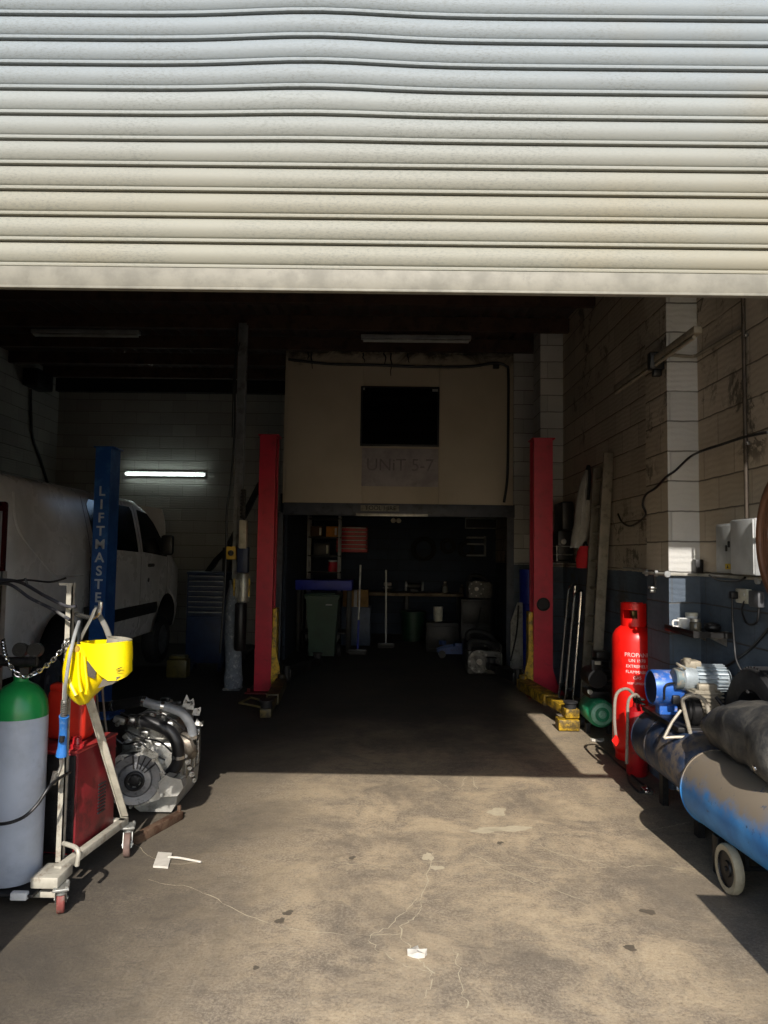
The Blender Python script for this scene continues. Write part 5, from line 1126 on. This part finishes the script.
for x, sx in ((1.735, -1), (2.09, 1)):
    q = fl(736, 893); KK = TR(x, q.y, .118) @ RY(PI / 2 * sx); rr_ = .118
    g = G(); g.lathe([(rr_ * .72, -.02), (rr_ * .94, -.023), (rr_, -.012), (rr_, .012), (rr_ * .94, .023), (rr_ * .72, .02)], KK, 40); w_ = g.build('wheel_tyre', CT, bt)
    g = G(); g.lathe([(0, .026), (.012, .026), (.013, .018), (.035, .016), (.04, .008), (rr_ * .72, .012), (rr_ * .75, .021), (rr_ * .73, -.02), (0, -.015)], KK, 36); hb = g.build('wheel_hub', DARK, w_) if False else g.build('wheel_hub', DARK, w_)
g = G(); g.cyl((1.75, fl(736, 893).y, .12), (2.05, fl(736, 893).y, .12), .012, n=12); g.box((1.80, fl(736, 893).y - .03, .12), (1.82, fl(736, 893).y + .03, .25)); g.box((1.98, fl(736, 893).y - .03, .12), (2.0, fl(736, 893).y + .03, .25)); g.build('axle', DARK, bt)
g = G(); g.box((1.76, 3.86, 0), (1.80, 3.92, .20), .004); g.box((1.86, 3.86, 0), (1.90, 3.92, .20), .004); g.build('foot', DARK, bt)
# dusty black housing on top of it
bh = thing('machine_cover', 'dusty black moulded cover with open round end lying on the blue tank', 'cover', (1.98, 3.65, .57))
n = N('dusty_black_moulding'); p = n.pos(); nn_ = n.noise(p, 7, 6, .7, .4)
c = n.mix(n.ramp(nn_, .38, .66), h('#2a2b2d'), h('#57544e')); BHM = n.fin(c, .62, 0.0, n.bump(nn_, .35, .02))
g = G(); rings = []
cs = [((1.94, 4.13, .70), .09), ((1.94, 4.10, .72), .14), ((1.94, 4.0, .74), .158), ((1.945, 3.88, .755), .172), ((1.955, 3.75, .765), .20), ((1.97, 3.62, .765), .188), ((1.96, 3.52, .76), .196), ((1.945, 3.42, .755), .205), ((1.94, 3.34, .755), .205), ((1.937, 3.31, .755), .19), ((1.938, 3.33, .755), .165), ((1.95, 3.50, .755), .155), ((1.95, 3.5, .755), .01)]
for i, ((x, y, z), rr_) in enumerate(cs):
    R = []
    for j in range(44):
        a = 2 * PI * j / 44; lump = 1 + (.05 * math.cos(4 * a + i * .7) + .035 * math.sin(7 * a - i) ) * (1 if i < 7 else .0) + (.06 * math.cos(2 * a) if i < 9 else .04 * math.cos(2 * a))
        R.append((x + rr_ * lump * math.cos(a), y, max(z + rr_ * .95 * lump * math.sin(a), .618)))
    rings.append(R)
g.loft(rings); g.build('moulding', BHM, bh, sharp=1.1)
g = G(); g.lathe([(0, .012), (.012, .010), (.014, 0)], TR(1.745, 3.42, .69) @ RY(-PI / 2 - .3), 16); tag(g.build('bolt', CHROME, bh), 'bright bolt head')
# ---- tyre on a wall hook
ty = thing('tyre', 'black tyre hanging on the blue wall behind the silver finned motor', 'tyre', (2.215, 4.24, .37))
K = TR(2.215, 4.24, .70) @ RY(PI / 2); g = G()
g.lathe([(.20, -.07), (.27, -.085), (.315, -.075), (.33, -.05), (.333, 0), (.33, .05), (.315, .075), (.27, .085), (.20, .07), (.205, 0), (.20, -.07)], K, 56); g.build('carcass', BLACK, ty)
g = G()
for i in range(60): a = 2 * PI * i / 60; g.box((.328, -.010, -.05), (.338, .010, .05), 0, K @ RZ(a))
g.build('tread', BLACK, ty)
one(G().cyl((2.12, 4.24, .89), (2.299, 4.24, .89), .008, n=8).cyl((2.12, 4.24, .89), (2.12, 4.24, .905), .008, n=8), 'wall_hook', DARK, 'steel wall hook carrying the black tyre', 'hook')
# ---- wall shelf and what stands on it
ws = thing('wall_shelf', 'small dark shelf on the blue wall above the compressors', 'shelf', (2.17, 5.0, 1.13))
g = G(); g.box((2.03, 4.76, 1.145), (2.296, 5.25, 1.17), .004); g.box((2.03, 4.76, 1.17), (2.04, 5.25, 1.19)); g.box((2.03, 4.755, 1.145), (2.296, 4.765, 1.185)); g.build('board', DARK, ws)
for y in (4.85, 5.17): g = G(); g.add([(x, y + e, z) for e in (-.006, .006) for x, z in ((2.16, 1.145), (2.294, 1.145), (2.294, 1.08))], [[0, 1, 2], [5, 4, 3], [0, 1, 4, 3], [1, 2, 5, 4], [2, 0, 3, 5]]); g.build('bracket', STEEL, ws)
mg = thing('mug', 'white mug on the wall shelf', 'mug', (2.11, 5.12, 1.17)); K = TR(2.115, 5.10, 1.17)
g = G(); g.lathe([(0, .004), (.042, 0), (.05, .012), (.05, .075), (.046, .075), (.044, .02), (0, .016)], K, 28); g.build('body', WHITE, mg); g = G(); g.tube([K @ V(-.046, -.01, .06), K @ V(-.085, -.015, .058), K @ V(-.085, -.015, .022), K @ V(-.048, -.01, .018)], .007, 8, 5); g.build('handle', WHITE, mg)
tb = thing('white_tub', 'small white tub stacked behind the mug on the wall shelf', 'tub', (2.20, 5.18, 1.17)); K = TR(2.20, 5.18, 1.17); g = G(); g.lathe([(0, 0), (.038, 0), (.042, .095), (0, .095)], K, 24); g.build('body', WHITE, tb); g = G(); g.lathe([(.044, .09), (.044, .11), (0, .112)], K, 24); g.build('lid', CREAMP, tb)
jr = thing('glass_jar', 'murky glass jar with metal lid in the middle of the wall shelf', 'jar', (2.12, 4.93, 1.17)); K = TR(2.115, 4.92, 1.17); g = G(); g.lathe([(0, 0), (.036, 0), (.038, .01), (.038, .06), (.03, .072), (0, .072)], K, 26); g.build('body', pm('murky_glass', '#5b574c', .12), jr); g = G(); g.lathe([(.034, .07), (.034, .088), (0, .09)], K, 24); g.build('lid', GALV, jr)
sp = thing('spanner', 'dark spanner lying on the wall shelf near the jar', 'spanner', (2.16, 4.84, 1.17)); g = G(); g.box((2.10, 4.80, 1.171), (2.25, 4.815, 1.18), .003); g.build('shank', DARK, sp); g = G(); g.torus(.018, .007, TR(2.265, 4.808, 1.178), 18, 8); g.torus(.016, .007, TR(2.085, 4.808, 1.178), 18, 8); g.build('ring_end', STEEL, sp)
gl = thing('tool_pouch', 'black crumpled tool pouch at the right end of the wall shelf', 'pouch', (2.2, 4.88, 1.17)); g = G(); g.ball((2.215, 4.885, 1.205), (.055, .05, .035)); g.build('bag', BPLAST, gl); g = G(); g.box((2.17, 4.84, 1.215), (2.25, 4.93, 1.232), .01, None); g.build('flap', DARK, gl)
# ---- electrics
c1 = thing('fuse_box', 'narrow grey fuse box with yellow warning label on the block wall', 'fuse box', (2.25, 4.65, 1.58))
g = G(); g.box((2.20, 4.50, 1.58), (2.296, 4.78, 1.90), .006); g.build('casing', GREY, c1); g = G(); g.box((2.194, 4.51, 1.59), (2.201, 4.77, 1.89), .004); c1d = g.build('door', pm('pale_grey_door', '#a5a7a6', .45, 0, '#8a8b88', .2, 6), c1)
for q in (V(2.19, 4.62, 1.74), V(2.19, 4.585, 1.765)): g = G(); g.box(q + V(-.003, -.012, -.02), q + V(.004, .012, .02), .004); g.build('key_switch', BPLAST, c1d)
g = G(); g.box((2.192, 4.57, 1.605), (2.195, 4.64, 1.64)); tag(g.build('warning_label', pm('warning_yellow', '#c5a92a', .5), c1d), 'yellow warning label'); g = G(); g.prism([(-.012, -.01), (.012, -.01), (0, .012)], 0, .001, TR(2.1915, 4.605, 1.622) @ RY(-PI / 2) @ RZ(-PI / 2)); g.build('warning_triangle', BPLAST, c1d)
c2 = thing('meter_cabinet', 'larger plain white cabinet to the right of the narrow fuse box', 'cabinet', (2.24, 4.33, 1.57))
g = G(); g.box((2.16, 4.20, 1.575), (2.296, 4.485, 1.915), .006); g.build('casing', GREY, c2); g = G(); g.box((2.152, 4.205, 1.58), (2.161, 4.48, 1.91), .004); g.build('door', pm('off_white_door', '#b9bbbb', .4, 0, '#9fa19f', .2, 5), c2)
so = thing('wall_socket', 'white double wall socket with a black plug under the cabinets', 'socket', (2.28, 4.55, 1.40)); q = atx(743, 596, 2.275)
g = G(); g.box((2.262, q.y - .075, q.z - .046), (2.297, q.y + .075, q.z + .046), .006); g.build('plate', CREAMP, so)
g = G(); g.box((2.215, q.y + .03, q.z - .022), (2.262, q.y + .078, q.z + .026), .008); pl_ = g.build('plug', BPLAST, so)
g = G(); g.tube([(2.232, q.y + .055, q.z - .02), (2.235, q.y + .06, q.z - .15), (2.24, q.y + .05, q.z - .32), (2.23, q.y - .0, q.z - .42), (2.255, q.y - .08, q.z - .52)], .007, 8, 8); g.build('flex', BPLAST, pl_)
g = G(); g.box((2.258, q.y - .05, q.z + .005), (2.263, q.y - .035, q.z + .025), .002); g.build('switch', WHITE, so)
jb = thing('junction_box', 'dark grey junction box to the right of the wall socket', 'junction box', (2.28, 4.3, 1.4)); q2 = atx(757, 599, 2.28); g = G(); g.box((2.255, q2.y - .06, q2.z - .05), (2.297, q2.y + .06, q2.z + .05), .008); g.build('box', pm('dim_grey_plastic', '#55565a', .5), jb)
g = G(); g.tube([(2.27, q2.y - .04, q2.z - .05), (2.265, q2.y - .02, q2.z - .14), (2.265, q2.y + .10, q2.z - .16), (2.265, q2.y + .16, q2.z - .08), (2.265, q2.y + .12, q2.z - .02)], .007, 8, 8); g.build('cable_loop', BPLAST, jb)
g = G(); g.tube([(2.28, 4.18, 1.34), (2.285, 4.5, 1.12), (2.285, 4.82, .96), (2.285, 5.1, .84)], .009, 8, 8); one(g, 'sloping_cable', BPLAST, 'dark cable sloping across the blue wall below the socket', 'cable')
g = G(); g.tube([(2.25, 5.0, 1.555), (2.25, 4.85, 1.525), (2.25, 4.6, 1.53), (2.25, 4.5, 1.555)], .007, 8, 8); one(g, 'drooping_cable', BPLAST, 'thin dark cable drooping under the fuse boxes along the paint line', 'cable')
cd = thing('dado_conduit', 'pale horizontal conduit with round junction boxes along the paint line', 'conduit', (2.2, 5.2, 1.56)); zc = 1.553
g = G(); g.tube([(2.28, 4.16, zc), (2.28, 5.235, zc), (2.245, 5.235, zc), (2.05, 5.235, zc), (2.05, 5.72, zc), (2.28, 5.73, zc), (2.28, 6.9, zc + .02)], .011, 8, 1); g.build('pipe', pm('grimy_white_conduit', '#a9a69c', .5, 0, '#736d60', .35, 10), cd)
for q in ((2.05, 5.237, zc), (2.05, 5.46, zc), (2.05, 5.66, zc), (2.275, 4.40, zc - .012)): g = G(); g.lathe([(0, .012), (.020, .010), (.024, .006), (.024, -.010)], TR(*q) @ (RY(-PI / 2) if q[1] != 5.237 else RX(PI / 2)), 22); g.build('junction_box', GREY, cd)
one(G().box((2.235, 5.18, 1.566), (2.29, 5.245, 1.665), .004), 'black_box', BPLAST, 'small black flat box standing on the pale conduit in the pier corner', 'box')
tk = thing('wall_tap', 'small metal tap hanging below the conduit on the pier side', 'tap', (2.06, 5.5, 1.40)); g = G(); g.cyl((2.058, 5.5, 1.56), (2.058, 5.5, 1.42), .011, n=10); g.build('pipe', DARK, tk); g = G(); g.cyl((2.056, 5.5, 1.42), (2.02, 5.5, 1.42), .016, n=12); g.box((2.015, 5.47, 1.435), (2.06, 5.53, 1.45), .004); g.build('spout', GALV, tk)
vc = thing('vertical_conduit', 'dark vertical conduit rising from the white cabinet up the block wall', 'conduit', (2.285, 4.53, 1.92)); q = atx(745, 420, 2.28)
g = G(); g.cyl((2.28, q.y, 1.93), (2.28, q.y, 4.05), .013, n=12); g.build('pipe', pm('rust_brown_conduit', '#4d443a', .6, .3, '#2c2520', .4, 10), vc)
for z in (2.4, 3.1, 3.8): g = G(); g.box((2.275, q.y - .03, z), (2.298, q.y + .03, z + .02), .002); g.build('saddle_clip', STEEL, vc)
bl = thing('pier_conduit', 'pale conduit rising from the strip light bracket across the pier to the vertical conduit', 'conduit', (2.2, 5.0, 3.1))
g = G(); g.tube([(2.05, 5.25, 3.19), (2.12, 5.245, 3.19), (2.255, 5.245, 3.18), (2.28, 5.15, 3.18), (2.28, 4.75, 3.17), (2.28, q.y + .03, 3.16)], .013, 8, 2); g.build('pipe', pm('dusty_conduit', '#8b8374', .6), bl)
sl = thing('strip_light', 'unlit strip light mounted along the side of the white pier', 'strip light', (2.0, 5.4, 3.1))
a = atx(696, 333, 2.00); b = atx(615, 391, 2.00)
g = G(); g.box((1.985, a.y, a.z - .0), (2.045, b.y, a.z + .05), .008); g.build('batten', pm('dusty_batten', '#8f8675', .6, 0, '#5f5748', .4, 6), sl)
g = G(); g.cyl((2.0, a.y + .03, a.z - .02), (2.0, b.y - .03, a.z - .02), .013, n=14); g.build('tube', pm('dusty_tube', '#a39a88', .4), sl)
g = G(); g.box((1.96, 5.29, a.z - .05), (2.068, 5.36, a.z + .08), .006); g.box((1.99, 5.30, a.z - .10), (2.05, 5.35, a.z - .05), .004); tag(g.build('mounting_bracket', BPLAST, sl), 'black bracket')
g = G(); pts = [(768, 432, 2.255), (745, 437, 2.25), (720, 445, 2.25), (702, 451, 2.20)]
P_ = [atx(x, y, X) for x, y, X in pts] + [at(690, 457, 5.23), at(676, 470, 5.23), V(2.05, 5.235, at(668, 477, 5.24).z), V(2.05, 5.45, at(655, 488, 5.45).z), V(2.05, 5.66, at(647, 495, 5.68).z), V(2.05, 5.73, at(646, 505, 5.72).z), V(2.10, 5.80, at(645, 514, 5.8).z), atx(640, 521, 2.24), atx(630, 526, 2.272), atx(622, 522, 2.272), atx(618, 514, 2.272)]
g.tube(P_, .009, 8, 6); one(g, 'looping_cable', BPLAST, 'long black cable sagging over the pier and looping against the block wall', 'cable')
hr = thing('air_hose', 'brown hose coil hanging on the wall at the right edge beside the cabinet', 'hose', (2.13, 3.73, 1.4)); g = G()
for k in range(3): g.torus(.31 - .012 * k, .021, TR(2.13 - .018 * k, 3.73, 1.78) @ RY(PI / 2) @ Matrix.Diagonal((1.25, 1, 1, 1)), 44, 10)
g.build('coil', pm('brown_hose', '#6a4630', .6, 0, '#3f2a1c', .3, 8), hr); g = G(); g.cyl((2.06, 3.73, 2.12), (2.297, 3.73, 2.12), .015, n=10); g.build('mounting_peg', STEEL, hr)
# ---- ladder leaning on the wall
ld = thing('ladder', 'weathered grey wooden ladder leaning against the block wall', 'ladder', (2.15, 7.4, 0))
LW = pm('grey_ladder_wood', '#8a8376', .8, 0, '#57503f', .4, 7, .3)
def beam(p0, p1, wx, wy, m, name, par):
    d_ = (p1 - p0); z_ = d_.normalized(); x_ = V(0, 1, 0).cross(z_).normalized(); y_ = z_.cross(x_)
    K = Matrix(((x_.x, y_.x, z_.x, p0.x), (x_.y, y_.y, z_.y, p0.y), (x_.z, y_.z, z_.z, p0.z), (0, 0, 0, 1))); g = G(); g.box((-wx / 2, -wy / 2, 0), (wx / 2, wy / 2, d_.length), .004, K); return g.build(name, m, par)
b0, t0 = V(2.08, 7.22, .01), V(2.24, 7.22, 2.74); b1, t1 = V(2.08, 7.60, .01), V(2.235, 7.60, 2.62)
beam(b0, t0, .10, .034, LW, 'stile', ld); beam(b1, t1, .09, .034, pm('darker_ladder_wood', '#6b655a', .8, 0, '#443f34', .4, 7), 'stile', ld)
for i in range(9): t_ = .07 + i * .105; g = G(); g.cyl(b0.lerp(t0, t_), b1.lerp(V(2.24, 7.60, 2.74), t_), .016, n=12); g.build('rung', LW, ld)
# ---- coat and red bag on the wall, shelf behind the post
hk = thing('white_coat', 'white work coat hanging from a hook on the block wall behind the ladder', 'coat', (2.2, 8.3, 1.75)); q = atx(587, 470, 2.24); g = G()
rows = [(470, 585.5, 588.5, .03), (478, 582, 590, .06), (492, 578.5, 591, .08), (508, 576, 592, .09), (524, 574, 592, .10), (538, 571.5, 589, .10), (548, 570.5, 583, .08)]
rings = []
for i, (py, x0, x1, th) in enumerate(rows):
    y_ = 7.95; a = at(x0, py, y_); b = at(x1, py, y_); R = []
    for j in range(24):
        s_ = 2 * PI * j / 24; u_ = (1 - math.cos(s_)) / 2; fold = .012 * math.sin(u_ * 14 + i * .3)
        xx = min(a.x + (b.x - a.x) * u_, XR - .03); R.append((xx, y_ + math.sin(s_) * th + fold, a.z))
    rings.append(R)
g.loft(rings); g.build('cloth', pm('off_white_cotton', '#a09d96', .85, 0, '#6f6b63', .3, 5), hk); g = G(); g.tube([at(587, 470, 7.85), at(588.5, 466, 7.85), at(589.5, 474, 7.85), at(589, 486, 7.85), at(588, 500, 7.85)], .018, 8, 6); tag(g.build('dark_strap', BPLAST, hk), 'dark strap')
rb_ = thing('red_bag', 'red cloth bag hanging just below the white coat', 'bag', (2.2, 8.2, 1.5)); g = G(); rings = []
for py, x0, x1, th in ((546, 580, 591, .05), (552, 577, 591.5, .08), (560, 576, 591.5, .09), (568, 576.5, 590, .07)):
    a = at(x0, py, 7.76); b = at(x1, py, 7.76); rings.append([(min(a.x + (b.x - a.x) * (1 - math.cos(2 * PI * j / 20)) / 2, XR - .01), 7.76 + math.sin(2 * PI * j / 20) * th * .8, a.z) for j in range(20)])
g.loft(rings); g.build('pouch', pm('red_cloth', '#b3141f', .8), rb_); g = G(); g.tube([at(583, 547, 7.76), at(585, 542, 7.78), at(588, 547, 7.76)], .01, 8, 6); g.build('strap', BPLAST, rb_)
rk = thing('parts_shelf', 'dark wall shelf with wire front behind the right red post', 'shelf', (2.15, 9.0, 1.6)); g = G(); g.box((2.02, 8.55, 1.60), (2.296, 9.3, 1.62), .003); g.build('board', DARK, rk)
g = G()
for z in (1.70, 1.80): g.cyl((2.03, 8.56, z), (2.03, 9.3, z), .006, n=8); g.cyl((2.03, 8.56, z), (2.29, 8.56, z), .006, n=8)
for y in (8.56, 8.93, 9.3): g.cyl((2.03, y, 1.6), (2.03, y, 1.81), .006, n=8)
g.build('wire_front', GALV, rk)
tx = thing('tool_case', 'black tool case standing on the wall shelf behind the right red post', 'case', (2.17, 8.9, 1.62)); g = G(); g.box((2.08, 8.72, 1.622), (2.27, 9.1, 2.0), .02); g.box((2.12, 8.66, 2.002), (2.26, 9.08, 2.35), .02); g.build('shell', BPLAST, tx); g = G(); g.lathe([(0, .015), (.03, .013), (.035, 0)], TR(2.15, 8.72, 1.86) @ RX(PI / 2), 20); tag(g.build('round_catch', GALV, tx), 'round bright catch')
# ---- folded tube frames
def uframe(y, dx, lab):
    t = thing('tube_stand', lab, 'stand', (2.1, y, 0), 0, None); g = G()
    a0, a1 = at(558 + dx, 693, y), at(569 + dx, 588 + abs(dx), y); b0, b1 = at(566 + dx, 693, y + .12), at(575.5 + dx, 584 + abs(dx), y + .12)
    for q in (a0, b0): q.z = .0
    pts = [a0, a0.lerp(a1, .5), a0.lerp(a1, .93), a1.lerp(b1, .15), a1.lerp(b1, .85), b0.lerp(b1, .93), b0.lerp(b1, .5), b0]; g.tube(pts, .016, 10, 5); g.build('tube', CHROME, t)
    g = G()
    for f in (.18, .72): g.cyl(a0.lerp(a1, f), b0.lerp(b1, f), .011, n=10)
    g.build('crossbar', CHROME, t)
    g = G()
    for q in (a0, b0): g.cyl(q, q + V(.006, 0, .05), .021, n=12)
    g.build('rubber_foot', BLACK, t)
uframe(7.80, 6, 'chrome tube stand leaning on the wall right next to the ladder'); uframe(8.12, 0, 'chrome tube stand leaning on the wall next to the right red post')
# ================================================================== LIGHT
w = bpy.data.worlds.new('sky'); S.world = w; w.use_nodes = True; nt = w.node_tree; bg = nt.nodes['Background']
sk = nt.nodes.new('ShaderNodeTexSky'); sk.sky_type = 'NISHITA'; sk.sun_disc = False; sk.sun_elevation = math.radians(35.8); sk.sun_rotation = math.radians(180 - 2)
nt.links.new(sk.outputs[0], bg.inputs[0]); bg.inputs[1].default_value = SKY
sn = bpy.data.lights.new('sun', 'SUN'); sno = bpy.data.objects.new('sun', sn); C.objects.link(sno)
az = math.radians(-.3); el = math.atan(.72); d_ = V(math.sin(az) * math.cos(el), math.cos(az) * math.cos(el), -math.sin(el))
sno.rotation_euler = d_.to_track_quat('-Z', 'Y').to_euler(); sno.location = (0, -6, 8); sn.energy = SUN; sn.angle = math.radians(.55); sn.color = (1, .94, .86)
vs_ = S.view_settings; vs_.view_transform = 'Standard'; vs_.look = 'None'; vs_.gamma = 1; vs_.use_curve_mapping = False; vs_.exposure = EXPO
S.cycles.max_bounces = 10; S.cycles.diffuse_bounces = 6; S.cycles.sample_clamp_indirect = 6
GROUPS = {'strip_light': 'fluorescent strip lights', 'lift_post': 'two-post lift columns', 'tube_stand': 'chrome tube stands leaning on the wall', 'drive_belt': 'belts on the back wall', 'crumpled_paper': 'paper scraps on the floor', 'parts_carton': 'cartons on the dark shelving', 'broom': 'brooms standing in the dark doorway'}
for o in bpy.data.objects:
    k_ = o.name.split('.')[0]
    if o.parent is None and 'category' in o and k_ in GROUPS: o['group'] = GROUPS[k_]
